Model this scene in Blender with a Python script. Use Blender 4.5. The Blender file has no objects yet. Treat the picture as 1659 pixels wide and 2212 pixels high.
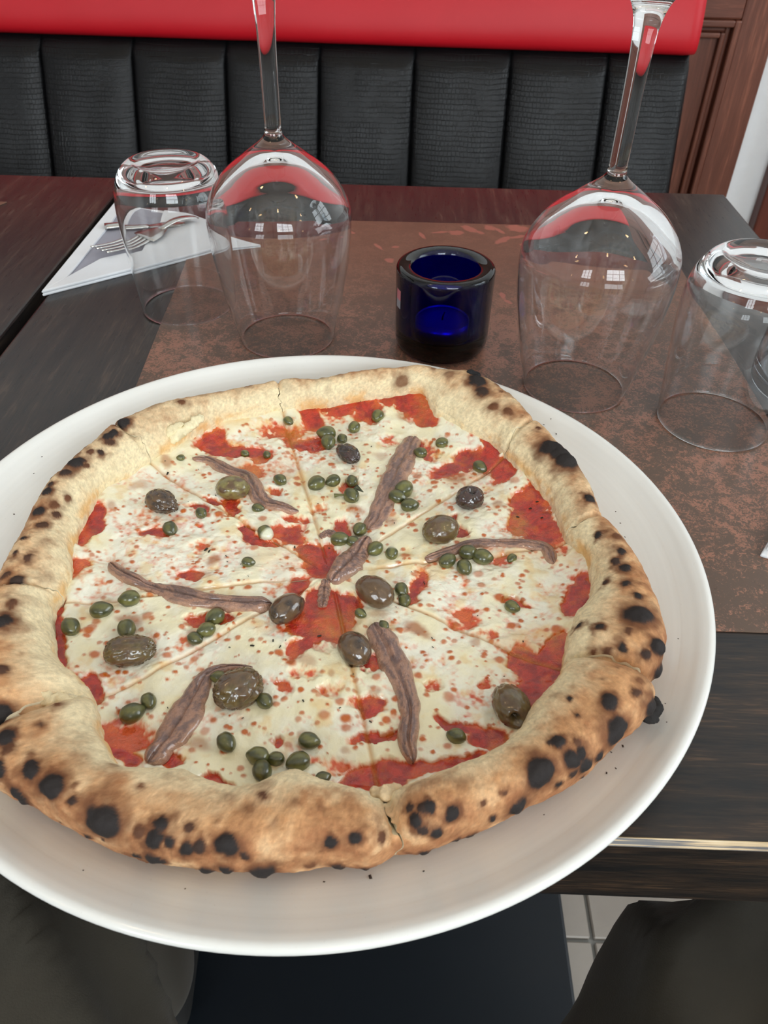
import bpy, bmesh, math, random
import numpy as np
from mathutils import Vector, Matrix

# ------------------------------------------------------------------ camera
scene = bpy.context.scene
COL = scene.collection
FW, FH = 1659, 2212
FPX = 1699.5
RC = np.array([[0.9994, 0.0301, 0.0165], [0.0322, -0.6567, -0.7535], [-0.0118, 0.7536, -0.6572]])  # right, down, forward
CAM = np.array([0.0, 0.0, 1.033])
cam_data = bpy.data.cameras.new('camera')
cam_data.sensor_fit = 'VERTICAL'
cam_data.sensor_height = 36.0
cam_data.lens = 36.0 * FPX / FH
cam_data.clip_start = 0.01
cam_data.dof.use_dof = True
cam_data.dof.focus_distance = 0.40
cam_data.dof.aperture_fstop = 26.0
cam = bpy.data.objects.new('camera', cam_data)
COL.objects.link(cam)
m = Matrix(((RC[0][0], -RC[1][0], -RC[2][0], CAM[0]),
            (RC[0][1], -RC[1][1], -RC[2][1], CAM[1]),
            (RC[0][2], -RC[1][2], -RC[2][2], CAM[2]), (0, 0, 0, 1)))
cam.matrix_world = m
scene.camera = cam

# ------------------------------------------------------------------ light and exposure
scene.view_settings.view_transform = 'Standard'
scene.view_settings.look = 'None'
scene.view_settings.exposure = 0.10
scene.view_settings.gamma = 1.0
scene.view_settings.use_curve_mapping = False
cy = scene.cycles
cy.max_bounces = 18
cy.transmission_bounces = 18
cy.transparent_max_bounces = 16
cy.diffuse_bounces = 4
cy.glossy_bounces = 6
cy.caustics_refractive = True
cy.caustics_reflective = False
cy.sample_clamp_indirect = 6.0
cy.use_denoising = True

world = bpy.data.worlds.new('overcast_sky')
scene.world = world
world.use_nodes = True
bgn = world.node_tree.nodes['Background']
bgn.inputs[0].default_value = (0.80, 0.90, 1.0, 1)
bgn.inputs[1].default_value = 1.0


def area(name, loc, rot, sx, sy, power, color):
    l = bpy.data.lights.new(name, 'AREA')
    l.shape = 'RECTANGLE'
    l.size, l.size_y = sx, sy
    l.energy = power
    l.color = color
    o = bpy.data.objects.new(name, l)
    o.location = loc
    o.rotation_euler = rot
    COL.objects.link(o)
    return o


DAY = (0.90, 0.96, 1.0)
# daylight just outside the windows of the room (the street side lies behind the diner)
area('daylight', (0.90, -2.70, 1.95), (math.pi / 2, 0, 0), 1.6, 1.3, 92, DAY)
area('daylight', (-1.50, -2.70, 1.95), (math.pi / 2, 0, 0), 1.0, 1.3, 46, DAY)
area('daylight', (2.70, 0.2, 1.85), (math.pi / 2, 0, math.pi / 2), 1.5, 1.5, 44, DAY)

# ------------------------------------------------------------------ helpers
T = 0.75            # table top height


def at(x, y, z):
    """point where the sight line through photo pixel (x, y) meets the level z"""
    v = np.array([(x - FW / 2) / FPX, (y - FH / 2) / FPX, 1.0]) @ RC
    return CAM + v * ((z - CAM[2]) / v[2])


def aty(x, y, Y):
    v = np.array([(x - FW / 2) / FPX, (y - FH / 2) / FPX, 1.0]) @ RC
    return CAM + v * ((Y - CAM[1]) / v[1])


def proj(P):
    c = (np.atleast_2d(P) - CAM) @ RC.T
    return np.stack([c[:, 0] / c[:, 2] * FPX + FW / 2, c[:, 1] / c[:, 2] * FPX + FH / 2, c[:, 2]], 1)


def s2l(r, g, b):
    f = lambda c: (c / 255 / 12.92) if c / 255 <= 0.04045 else ((c / 255 + 0.055) / 1.055) ** 2.4
    return np.array([f(r), f(g), f(b)])


def rgba(c):
    return (float(c[0]), float(c[1]), float(c[2]), 1.0)


def _hash(ix, iy, iz, seed):
    n = (ix.astype(np.int64) * 374761393 + iy.astype(np.int64) * 668265263 + iz.astype(np.int64) * 1274126177 + seed * 974634617) & 0x7fffffff
    n = ((n ^ (n >> 13)) * 1103515245 + 12345) & 0x7fffffff
    n = ((n ^ (n >> 15)) * 1664525 + 1013904223) & 0x7fffffff
    return ((n >> 7) & 0xffff) / 65535.0


def vnoise(x, y, z=None, seed=0):
    x = np.asarray(x, float); y = np.asarray(y, float)
    z = np.zeros_like(x) if z is None else np.asarray(z, float)
    ix, iy, iz = np.floor(x), np.floor(y), np.floor(z)
    fx, fy, fz = x - ix, y - iy, z - iz
    fx, fy, fz = [t * t * t * (t * (t * 6 - 15) + 10) for t in (fx, fy, fz)]
    r = 0
    for dx in (0, 1):
        for dy in (0, 1):
            for dz in (0, 1):
                w = (fx if dx else 1 - fx) * (fy if dy else 1 - fy) * (fz if dz else 1 - fz)
                r = r + w * _hash(ix + dx, iy + dy, iz + dz, seed)
    return r * 2 - 1


def fbm(x, y, z=None, seed=0, octv=4):
    a, s, r, f = 1.0, 0.0, 0.0, 1.0
    for i in range(octv):
        r = r + a * vnoise(x * f, y * f, None if z is None else z * f, seed + i * 17)
        s += a; a *= 0.5; f *= 2.03
    return r / s


def sstep(a, b, x):
    t = np.clip((x - a) / (b - a), 0, 1)
    return t * t * (3 - 2 * t)


def mesh_np(name, verts, faces, mat=None, parent=None, smooth=True, cols=None, loc=None, mats=None, fmat=None):
    """faces: (n,4) or (n,3) array, or list of such arrays / lists"""
    me = bpy.data.meshes.new(name)
    verts = np.asarray(verts, np.float32)
    groups = faces if isinstance(faces, list) else [faces]
    groups = [np.asarray(g, np.int32) for g in groups if len(g)]
    nl = sum(g.size for g in groups)
    nf = sum(len(g) for g in groups)
    me.vertices.add(len(verts)); me.vertices.foreach_set('co', verts.ravel())
    me.loops.add(nl); me.loops.foreach_set('vertex_index', np.concatenate([g.ravel() for g in groups]))
    me.polygons.add(nf)
    starts = []; s = 0
    for g in groups:
        starts.append(s + np.arange(len(g)) * g.shape[1]); s += g.size
    me.polygons.foreach_set('loop_start', np.concatenate(starts).astype(np.int32))
    if fmat is not None:
        me.polygons.foreach_set('material_index', np.asarray(fmat, np.int32))
    me.update(calc_edges=True); me.validate()
    me.polygons.foreach_set('use_smooth', np.full(len(me.polygons), smooth))
    if cols is not None:
        a = me.color_attributes.new('Col', 'FLOAT_COLOR', 'POINT')
        c = np.asarray(cols, np.float32)
        if c.shape[1] == 3:
            c = np.concatenate([c, np.ones((len(c), 1), np.float32)], 1)
        a.data.foreach_set('color', c.ravel())
    for mm in (mats or ([mat] if mat else [])):
        me.materials.append(mm)
    o = bpy.data.objects.new(name, me)
    COL.objects.link(o)
    if parent:
        o.parent = parent
    if loc is not None:
        o.location = loc
    return o


def grid_faces(nu, nv, wrap_u=False, off=0, flip=False):
    """vertex index = u*nv + v"""
    U = np.arange(nu if wrap_u else nu - 1); V = np.arange(nv - 1)
    u, v = np.meshgrid(U, V, indexing='ij')
    u2 = (u + 1) % nu
    f = np.stack([u * nv + v, u2 * nv + v, u2 * nv + v + 1, u * nv + v + 1], -1).reshape(-1, 4)
    if flip:
        f = f[:, ::-1]
    return f + off


def bm_obj(name, bm, mat=None, parent=None, smooth=False, loc=None):
    me = bpy.data.meshes.new(name)
    bmesh.ops.recalc_face_normals(bm, faces=bm.faces[:])
    bm.to_mesh(me); bm.free()
    if smooth:
        me.polygons.foreach_set('use_smooth', [True] * len(me.polygons))
    if mat:
        me.materials.append(mat)
    o = bpy.data.objects.new(name, me)
    COL.objects.link(o)
    if parent:
        o.parent = parent
    if loc is not None:
        o.location = loc
    return o


def box(name, x0, x1, y0, y1, z0, z1, mat, parent=None, bev=0.0, seg=2):
    bm = bmesh.new()
    bmesh.ops.create_cube(bm, size=1.0)
    for v in bm.verts:
        v.co = Vector(((x0 if v.co.x < 0 else x1), (y0 if v.co.y < 0 else y1), (z0 if v.co.z < 0 else z1)))
    if bev:
        bmesh.ops.bevel(bm, geom=bm.edges[:], offset=bev, segments=seg, profile=0.5, affect='EDGES')
    return bm_obj(name, bm, mat, parent)


def prism(name, pts, z0, z1, mat, parent=None, bev=0.0):
    bm = bmesh.new()
    a = [bm.verts.new((p[0], p[1], z0)) for p in pts]
    b = [bm.verts.new((p[0], p[1], z1)) for p in pts]
    bm.faces.new(a[::-1]); bm.faces.new(b)
    n = len(pts)
    for i in range(n):
        bm.faces.new((a[i], a[(i + 1) % n], b[(i + 1) % n], b[i]))
    if bev:
        bmesh.ops.bevel(bm, geom=bm.edges[:], offset=bev, segments=2, profile=0.5, affect='EDGES')
    return bm_obj(name, bm, mat, parent)


def lathe(name, prof, mat, parent=None, n=96, loc=None, closed_loop=True):
    """prof: list of (r, z); r==0 ends become poles"""
    pts = np.array(prof, float)
    verts = []; idx = []
    th = np.arange(n) / n * 2 * np.pi
    for r, z in pts:
        if r < 1e-7:
            idx.append([len(verts)]); verts.append((0, 0, z))
        else:
            s = len(verts); idx.append(list(range(s, s + n)))
            verts += [(r * math.cos(t), r * math.sin(t), z) for t in th]
    q, t3 = [], []
    m_ = len(pts)
    for i in range(m_ if closed_loop else m_ - 1):
        a, b = idx[i], idx[(i + 1) % m_]
        for k in range(n):
            k2 = (k + 1) % n
            if len(a) == 1 and len(b) == 1:
                break
            if len(a) == 1:
                t3.append((a[0], b[k2], b[k]))
            elif len(b) == 1:
                t3.append((a[k], a[k2], b[0]))
            else:
                q.append((a[k], a[k2], b[k2], b[k]))
    o = mesh_np(name, verts, [q, t3], mat, parent, True, loc=loc)
    bm = bmesh.new(); bm.from_mesh(o.data)
    bmesh.ops.recalc_face_normals(bm, faces=bm.faces[:])
    bm.to_mesh(o.data); bm.free()
    return o


def smooth_curve(pts, n):
    """Catmull-Rom through pts (any dimension), n samples evenly along its length"""
    P = np.array(pts, float)
    P = np.vstack([2 * P[0] - P[1], P, 2 * P[-1] - P[-2]])
    out = []
    for i in range(1, len(P) - 2):
        t = np.linspace(0, 1, 24, endpoint=False)[:, None]
        p0, p1, p2, p3 = P[i - 1], P[i], P[i + 1], P[i + 2]
        out.append(0.5 * (2 * p1 + (p2 - p0) * t + (2 * p0 - 5 * p1 + 4 * p2 - p3) * t ** 2 + (3 * p1 - p0 - 3 * p2 + p3) * t ** 3))
    out.append(P[-2][None]); Q = np.vstack(out)
    d = np.r_[0, np.cumsum(np.linalg.norm(np.diff(Q, axis=0), axis=1))]
    s = np.linspace(0, d[-1], n)
    return np.stack([np.interp(s, d, Q[:, k]) for k in range(Q.shape[1])], 1)


def tube(name, pts, rad, mat, parent=None, n=10, N=24):
    C = smooth_curve(pts, N) if len(pts) > 2 else np.linspace(pts[0], pts[1], N)
    rad = np.interp(np.linspace(0, 1, N), np.linspace(0, 1, len(rad)), rad) if hasattr(rad, '__len__') else np.full(N, rad)
    Tn = np.gradient(C, axis=0); Tn /= np.linalg.norm(Tn, axis=1)[:, None]
    up = np.array([0.13, 0.21, 1.0])
    S = np.cross(Tn, up); S /= np.linalg.norm(S, axis=1)[:, None]
    B = np.cross(S, Tn)
    a = np.arange(n) / n * 2 * np.pi
    V = C[:, None] + rad[:, None, None] * (np.cos(a)[None, :, None] * S[:, None] + np.sin(a)[None, :, None] * B[:, None])
    V = V.reshape(-1, 3)
    f = []
    for i in range(N - 1):
        for k in range(n):
            f.append((i * n + k, i * n + (k + 1) % n, (i + 1) * n + (k + 1) % n, (i + 1) * n + k))
    V = np.vstack([V, C[0], C[-1]])
    t3 = [((k + 1) % n, k, len(V) - 2) for k in range(n)] + [((N - 1) * n + k, (N - 1) * n + (k + 1) % n, len(V) - 1) for k in range(n)]
    return mesh_np(name, V, [f, t3], mat, parent)


def empty(name, loc=(0, 0, 0), rz=0.0):
    o = bpy.data.objects.new(name, None)
    o.empty_display_size = 0.05
    o.location = loc; o.rotation_euler = (0, 0, rz)
    COL.objects.link(o)
    return o


def tag(o, label, cat, group=None, kind=None):
    o['label'] = label; o['category'] = cat
    if group:
        o['group'] = group
    if kind:
        o['kind'] = kind
    return o


def struct(o):
    o['kind'] = 'structure'
    return o


# ------------------------------------------------------------------ materials
class MT:
    def __init__(self, name):
        self.m = bpy.data.materials.new(name); self.m.use_nodes = True
        self.nt = self.m.node_tree; self.b = self.nt.nodes['Principled BSDF']
        self._co = None

    def n(self, typ, ins=None, **kw):
        nd = self.nt.nodes.new(typ)
        for k, v in kw.items():
            setattr(nd, k, v)
        for k, v in (ins or {}).items():
            self.set(nd.inputs[k], v)
        return nd

    def set(self, sock, v):
        if isinstance(v, bpy.types.NodeSocket):
            self.nt.links.new(v, sock)
        elif hasattr(v, '__len__') and len(v) == 3 and sock.type == 'RGBA':
            sock.default_value = rgba(v)
        else:
            sock.default_value = v

    def p(self, **kw):
        for k, v in kw.items():
            self.set(self.b.inputs[k.replace('_', ' ')], v)
        return self

    def co(self, scale=(1, 1, 1), rot=(0, 0, 0), loc=(0, 0, 0)):
        if not self._co:
            self._co = self.n('ShaderNodeTexCoord')
        mp = self.n('ShaderNodeMapping', {0: self._co.outputs['Object'], 'Scale': scale, 'Rotation': rot, 'Location': loc})
        return mp.outputs[0]

    def noise(self, co, scale, detail=4, rough=0.55, dist=0.0):
        return self.n('ShaderNodeTexNoise', {'Vector': co, 'Scale': scale, 'Detail': detail, 'Roughness': rough, 'Distortion': dist}).outputs[0]

    def ramp(self, fac, stops):
        nd = self.n('ShaderNodeValToRGB', {0: fac})
        e = nd.color_ramp.elements
        while len(e) < len(stops):
            e.new(0.5)
        for el, (pos, c) in zip(e, stops):
            el.position = pos
            el.color = rgba(c) if hasattr(c, '__len__') else (c, c, c, 1)
        return nd.outputs[0]

    def mix(self, fac, a, b, mode='MIX'):
        nd = self.n('ShaderNodeMix', data_type='RGBA', blend_type=mode)
        self.set(nd.inputs[0], fac); self.set(nd.inputs[6], a if not hasattr(a, '__len__') else a); self.set(nd.inputs[7], b)
        return nd.outputs[2]

    def math(self, op, a, b=0.0, c=None):
        ins = {0: a, 1: b}
        if c is not None:
            ins[2] = c
        return self.n('ShaderNodeMath', ins, operation=op).outputs[0]

    def bump(self, h, strength=0.3, dist=0.002):
        return self.n('ShaderNodeBump', {'Height': h, 'Strength': strength, 'Distance': dist}).outputs[0]

    def attr(self):
        return self.n('ShaderNodeAttribute', attribute_name='Col')


def mat_plain(name, c, rough=0.6, **kw):
    t = MT(name)
    nz = t.noise(t.co(), 60, 5)
    col = t.mix(t.math('MULTIPLY', nz, 0.35), c, [x * 0.75 for x in c])
    t.p(Base_Color=col, Roughness=rough)
    for k, v in kw.items():
        t.p(**{k: v})
    return t.m


def mat_wood(name, dark, light, along='Y', rough=0.32, scale=1.0, amount=0.55, spec=0.5):
    t = MT(name)
    st = {'Y': (26, 2.2, 26), 'X': (2.2, 26, 26), 'Z': (26, 26, 2.2)}[along]
    st = tuple(s * scale for s in st)
    c = t.co(st)
    warp = t.noise(t.co(tuple(s * 0.25 for s in st)), 3.0, 3)
    g1 = t.noise(c, 4.0, 6, 0.65, 0.6)
    st2 = {'Y': (380, 26, 380), 'X': (26, 380, 380), 'Z': (300, 300, 14)}[along]
    g2 = t.noise(t.co(tuple(s * scale for s in st2)), 2.0, 3, 0.6)
    f = t.math('ADD', t.math('MULTIPLY', g1, 0.62), t.math('MULTIPLY', g2, 0.42))
    f = t.math('ADD', f, t.math('MULTIPLY', warp, 0.12))
    col = t.ramp(f, [(0.50, dark), (0.64, [d + (l - d) * amount * 0.5 for d, l in zip(dark, light)]), (0.74, light)])
    t.p(Base_Color=col, Roughness=t.math('ADD', t.math('MULTIPLY', g2, 0.16), rough - 0.08), Normal=t.bump(f, 0.25, 0.0006))
    t.b.inputs['Specular IOR Level'].default_value = spec
    return t.m


def mat_glass(name, color=(1, 1, 1), ior=1.5, absorb=None, dens=0):
    t = MT(name)
    nt = t.nt
    nt.nodes.remove(t.b)
    g = t.n('ShaderNodeBsdfGlass', {'Color': color, 'Roughness': 0.0, 'IOR': ior})
    out = nt.nodes['Material Output']
    nt.links.new(g.outputs[0], out.inputs['Surface'])
    if absorb:
        v = t.n('ShaderNodeVolumeAbsorption', {'Color': absorb, 'Density': dens})
        nt.links.new(v.outputs[0], out.inputs['Volume'])
    return t.m


def mat_emit(name, c, s):
    t = MT(name)
    t.p(Base_Color=c, Emission_Color=c, Emission_Strength=s)
    return t.m


M = {}
M['glass'] = mat_glass('clear_glass', (0.992, 0.995, 0.995))
M['cobalt'] = mat_glass('cobalt_glass', (1, 1, 1), 1.52, (0.03, 0.015, 0.88), 720)
M['table_y'] = mat_wood('wenge_grain_lengthwise', s2l(31, 29, 29), s2l(80, 67, 58), 'Y', 0.30)
M['table_x'] = mat_wood('wenge_grain_crosswise', s2l(27, 26, 26), s2l(82, 62, 46), 'X', 0.34)
M['panelwood'] = mat_wood('mahogany_stain', s2l(92, 50, 36), s2l(134, 80, 60), 'Z', 0.42, 0.7)
M['panelwood_x'] = mat_wood('mahogany_stain_rail', s2l(92, 50, 36), s2l(134, 80, 60), 'X', 0.42, 0.7)
M['doorwood'] = mat_wood('red_mahogany', s2l(84, 34, 20), s2l(112, 50, 32), 'Z', 0.40, 0.7)
M['white_paint'] = mat_plain('white_wall_paint', (0.80, 0.81, 0.82), 0.7)
M['ceiling_paint'] = mat_plain('ceiling_paint', (0.82, 0.82, 0.80), 0.8)
M['steel'] = MT('stainless_steel').p(Base_Color=(0.60, 0.59, 0.57), Metallic=1.0, Roughness=0.22).m
M['navy_metal'] = mat_plain('navy_black_metal', s2l(17, 24, 31), 0.45)


def mk_red_leather():
    t = MT('red_leather')
    n = t.noise(t.co(), 420, 3)
    c = t.mix(t.noise(t.co(), 9, 3), s2l(178, 12, 26), s2l(192, 18, 34))
    t.p(Base_Color=c, Roughness=0.48, Normal=t.bump(n, 0.12, 0.0006))
    t.b.inputs['Specular IOR Level'].default_value = 0.36
    return t.m


def mk_black_leather():
    t = MT('black_embossed_leather')
    co = t.co((1, 1, 1))
    # woven crocodile emboss: irregular rows of small scales in the x-z plane
    sw = t.n('ShaderNodeSeparateXYZ', {0: co})
    wob = t.noise(co, 45, 3)
    u = t.math('ADD', t.math('MULTIPLY', sw.outputs[0], 1.0), t.math('MULTIPLY', wob, 0.004))
    v = t.math('ADD', sw.outputs[2], t.math('MULTIPLY', t.noise(co, 30, 2), 0.005))
    cmb = t.n('ShaderNodeCombineXYZ', {0: u, 1: v, 2: 0.0}).outputs[0]
    br = t.n('ShaderNodeTexBrick', {'Vector': cmb, 'Color1': (1, 1, 1, 1), 'Color2': (0.70, 0.70, 0.70, 1), 'Mortar': (0, 0, 0, 1),
                                    'Scale': 1.0, 'Mortar Size': 0.0006, 'Mortar Smooth': 0.9, 'Brick Width': 0.0058, 'Row Height': 0.0064})
    br.offset = 0.12; br.squash = 0.8
    fine = t.noise(t.co((700, 700, 40)), 2, 3)
    patch = t.ramp(t.noise(co, 16, 3), [(0.40, 0.15), (0.62, 1.0)])
    h = t.math('ADD', t.math('MULTIPLY', br.outputs[0], patch), t.math('MULTIPLY', fine, 0.55))
    col = t.mix(br.outputs[0], s2l(9, 9, 10), s2l(16, 16, 18))
    rn = t.noise(co, 20, 3)
    t.p(Base_Color=col, Roughness=t.math('ADD', 0.14, t.math('MULTIPLY', rn, 0.18)), Normal=t.bump(h, 0.45, 0.0012))
    t.b.inputs['Specular IOR Level'].default_value = 0.20
    return t.m


def mk_mat():
    t = MT('speckled_brown_vinyl')
    big = t.noise(t.co(), 14, 4)
    sp = t.noise(t.co(), 400, 6, 0.72, 1.6)
    sp2 = t.noise(t.co(), 75, 5, 0.7, 0.8)
    f = t.math('ADD', t.math('MULTIPLY', sp, 0.70), t.math('MULTIPLY', sp2, 0.45))
    f = t.math('ADD', f, t.math('MULTIPLY', big, 0.30))
    sx = t.n('ShaderNodeSeparateXYZ', {0: t.co()})
    # the print grows plainer and browner towards the bench side
    fade = t.n('ShaderNodeMapRange', {0: sx.outputs[1], 1: 0.50, 2: 0.66, 3: 1.0, 4: 0.25}, clamp=True).outputs[0]
    blot = t.ramp(f, [(0.718, 0.0), (0.785, 1.0)])
    base = t.mix(big, s2l(92, 74, 62), s2l(104, 82, 68))
    base = t.mix(fade, s2l(116, 80, 63), base)
    col = t.mix(t.math('MULTIPLY', blot, fade), base, s2l(160, 112, 92))
    dk = t.ramp(t.noise(t.co(), 240, 4, 0.7), [(0.28, 1.0), (0.38, 0.0)])
    col = t.mix(t.math('MULTIPLY', dk, t.math('MULTIPLY', fade, 0.6)), col, s2l(62, 50, 42))
    # printed pink leaves: flat print
    leaves = [(987, 505, 17, 5, 5), (950, 504, 16, 2, -4), (912, 511, 9, 4, 50), (1015, 497, 17, 6, 25), (1036, 504, 9, 3, 20), (1058, 494, 15, 5, 14),
              (1079, 501, 12, 3, 30), (1117, 495, 24, 8, 12), (1086, 521, 17, 6, -28), (1117, 514, 18, 3, -8), (855, 536, 8, 3, -5), (817, 535, 13, 3, 38),
              (842, 565, 10, 5, -8), (1140, 530, 20, 4, -6), (1085, 640, 9, 6, 60), (1098, 655, 9, 3, 30), (1180, 545, 16, 4, 10), (760, 505, 9, 3, 20), (700, 500, 12, 3, -6)]
    tot = None
    wob = t.n('ShaderNodeTexNoise', {'Vector': t.co(), 'Scale': 160.0, 'Detail': 3.0})
    for (px, py, rx, ry, ang) in leaves:
        c = at(px, py, T)
        a = math.radians(ang)
        e = at(px + rx * math.cos(a), py + rx * math.sin(a), T) - c
        L = float(np.hypot(e[0], e[1])); wa = math.atan2(e[1], e[0])
        g = at(px - ry * math.sin(a), py + ry * math.cos(a), T) - c
        Wd = max(0.0015, abs(-e[1] * g[0] + e[0] * g[1]) / L)
        d = t.n('ShaderNodeVectorMath', {0: t.co(), 1: (c[0], c[1], 0)}, operation='SUBTRACT').outputs[0]
        s = t.n('ShaderNodeVectorRotate', {'Vector': d, 'Angle': -wa}, rotation_type='Z_AXIS').outputs[0]
        s = t.n('ShaderNodeVectorMath', {0: s, 1: (1 / L, 1 / Wd, 0)}, operation='MULTIPLY').outputs[0]
        ln = t.n('ShaderNodeVectorMath', {0: s}, operation='LENGTH').outputs['Value']
        ln = t.math('ADD', ln, t.math('MULTIPLY', t.math('SUBTRACT', wob.outputs[0], 0.5), 1.4))
        k = t.n('ShaderNodeMapRange', {0: ln, 1: 0.75, 2: 1.1, 3: 1.0, 4: 0.0}, clamp=True).outputs[0]
        tot = k if tot is None else t.math('MAXIMUM', tot, k)
    col = t.mix(t.math('MULTIPLY', tot, 0.75), col, s2l(176, 106, 92))
    t.p(Base_Color=col, Roughness=0.36, Normal=t.bump(sp, 0.10, 0.0004))
    return t.m


def mk_ceramic():
    t = MT('white_glazed_ceramic')
    co = t.co()
    s = t.n('ShaderNodeVectorMath', {0: co}, operation='LENGTH').outputs['Value']
    ring = t.n('ShaderNodeTexNoise', {'W': t.math('MULTIPLY', s, 420), 'Scale': 1.0, 'Detail': 3.0}, noise_dimensions='1D').outputs[0]
    spk = t.ramp(t.noise(co, 900, 2), [(0.70, 0.0), (0.76, 1.0)])
    col = t.mix(ring, s2l(227, 227, 223), s2l(233, 233, 229))
    col = t.mix(t.math('MULTIPLY', spk, 0.10), col, s2l(120, 100, 80))
    t.p(Base_Color=col, Roughness=0.16, Normal=t.bump(ring, 0.05, 0.0006))
    t.b.inputs['Coat Weight'].default_value = 0.2
    return t.m


def mk_attr(name, rough, bscale=600, bstr=0.25, bdist=0.0006, mott=0.12, coat=0.0, sss=0.0, spec=0.5, coat_rough=0.08):
    t = MT(name)
    a = t.attr()
    n1 = t.noise(t.co(), bscale, 4, 0.6)
    n2 = t.noise(t.co(), bscale * 2.7, 3, 0.6)
    v = t.math('ADD', 1.0 - mott, t.math('MULTIPLY', t.math('ADD', n1, n2), mott))
    hv = t.n('ShaderNodeVectorMath', {0: a.outputs[0]}, operation='SCALE')
    t.set(hv.inputs[3], v)
    t.p(Base_Color=hv.outputs[0], Roughness=rough, Normal=t.bump(t.math('ADD', n1, t.math('MULTIPLY', n2, 0.5)), bstr, bdist))
    t.b.inputs['Coat Weight'].default_value = coat
    t.b.inputs['Coat Roughness'].default_value = coat_rough
    t.b.inputs['Specular IOR Level'].default_value = spec
    if sss:
        t.b.inputs['Subsurface Weight'].default_value = sss
        t.b.inputs['Subsurface Radius'].default_value = (0.004, 0.002, 0.001)
        t.b.inputs['Subsurface Scale'].default_value = 0.5
    return t.m


M['red'] = mk_red_leather()
M['black'] = mk_black_leather()
M['mat'] = mk_mat()
M['ceramic'] = mk_ceramic()
M['crust'] = mk_attr('baked_crust', 0.72, 900, 0.45, 0.0006, 0.30, spec=0.3)
M['cheese'] = mk_attr('melted_mozzarella', 0.36, 300, 0.40, 0.0008, 0.08, coat=0.7, spec=0.5, coat_rough=0.06)
M['sauce'] = mk_attr('tomato_sauce', 0.34, 520, 0.8, 0.0012, 0.34, coat=0.7, coat_rough=0.08)
M['olive'] = mk_attr('olive_skin', 0.22, 700, 0.22, 0.0003, 0.30, coat=0.7)
M['caper'] = mk_attr('caper_bud', 0.30, 800, 0.2, 0.0003, 0.25, coat=0.5)
M['anchovy'] = mk_attr('anchovy_fillet', 0.34, 620, 0.8, 0.0009, 0.55, coat=0.8, coat_rough=0.08)
M['napkin'] = mat_plain('white_paper_napkin', s2l(232, 234, 238), 0.85)
M['napkin_shaded'] = mat_plain('napkin_fold_shade', s2l(158, 158, 170), 0.8)  # shade inside the napkin fold, put into the colour as lilac grey
M['wax'] = mat_plain('white_wax', (0.85, 0.84, 0.80), 0.5)
M['wick'] = mat_plain('charred_wick', (0.02, 0.02, 0.02), 0.9)
M['foil'] = MT('thin_aluminium').p(Base_Color=(0.8, 0.8, 0.8), Metallic=1.0, Roughness=0.3).m


def mk_trousers():
    t = MT('dark_olive_cotton')
    w = t.noise(t.co((1, 1, 1)), 900, 2)
    c = t.mix(t.noise(t.co(), 25, 4), s2l(56, 52, 43), s2l(70, 65, 54))
    t.p(Base_Color=c, Roughness=0.9, Normal=t.bump(w, 0.3, 0.0006))
    t.b.inputs['Sheen Weight'].default_value = 0.15
    return t.m


M['trousers'] = mk_trousers()


def mk_tile():
    t = MT('beige_floor_tile')
    n = t.noise(t.co(), 18, 5, 0.6)
    info = t.n('ShaderNodeObjectInfo')
    c = t.mix(n, s2l(186, 177, 166), s2l(164, 152, 142))
    c = t.mix(t.math('MULTIPLY', info.outputs['Random'], 0.25), c, s2l(165, 155, 143))
    t.p(Base_Color=c, Roughness=0.35)
    return t.m


M['tile'] = mk_tile()
M['grout'] = mat_plain('grey_grout', s2l(150, 148, 142), 0.9)

# ------------------------------------------------------------------ the room
XL, XR, YB, YF, ZC = -2.6, 2.6, 1.47, -2.6, 2.9
floor = struct(box('floor', XL, XR, YF, YB, -0.06, -0.006, M['grout']))
TS = 0.33
tile_me = None
for i in range(-9, 8):
    for j in range(-10, 4):
        cx, cy_ = 0.263 + (i + 0.5) * TS, 0.393 + (j + 0.5) * TS
        if cx - TS / 2 < XL or cx + TS / 2 > XR or cy_ - TS / 2 < YF or cy_ + TS / 2 > YB + 0.01:
            continue
        if tile_me is None:
            o = box('floor_tile', -TS / 2 + 0.0025, TS / 2 - 0.0025, -TS / 2 + 0.0025, TS / 2 - 0.0025, -0.008, 0.0, M['tile'], floor, 0.0015, 1)
            tile_me = o.data
        else:
            o = bpy.data.objects.new('floor_tile', tile_me); COL.objects.link(o); o.parent = floor
        o.location = (cx, cy_, 0)
struct(box('ceiling', XL, XR, YF, YB, ZC, ZC + 0.1, M['ceiling_paint']))
struct(box('wall_back', XL, XR, YB, YB + 0.12, -0.06, ZC, M['white_paint']))
struct(box('wall_left', XL - 0.12, XL, YF, YB, -0.06, ZC, M['white_paint']))


def wall_with_holes(name, u0, u1, holes, axis, w0, w1):
    """wall along u with rectangular holes (u0,u1,z0,z1) left open for windows"""
    bm = bmesh.new()

    def bx(a, b, c, d):
        mn = (a, w0, c) if axis == 'x' else (w0, a, c)
        mx = (b, w1, d) if axis == 'x' else (w1, b, d)
        r = bmesh.ops.create_cube(bm, size=1.0)
        for v in r['verts']:
            v.co = Vector([mn[k] if v.co[k] < 0 else mx[k] for k in range(3)])
    us = u0
    for (a, b, c, d) in sorted(holes):
        bx(us, a, -0.06, ZC); bx(a, b, -0.06, c); bx(a, b, d, ZC); us = b
    bx(us, u1, -0.06, ZC)
    return struct(bm_obj(name, bm, M['white_paint']))


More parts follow.
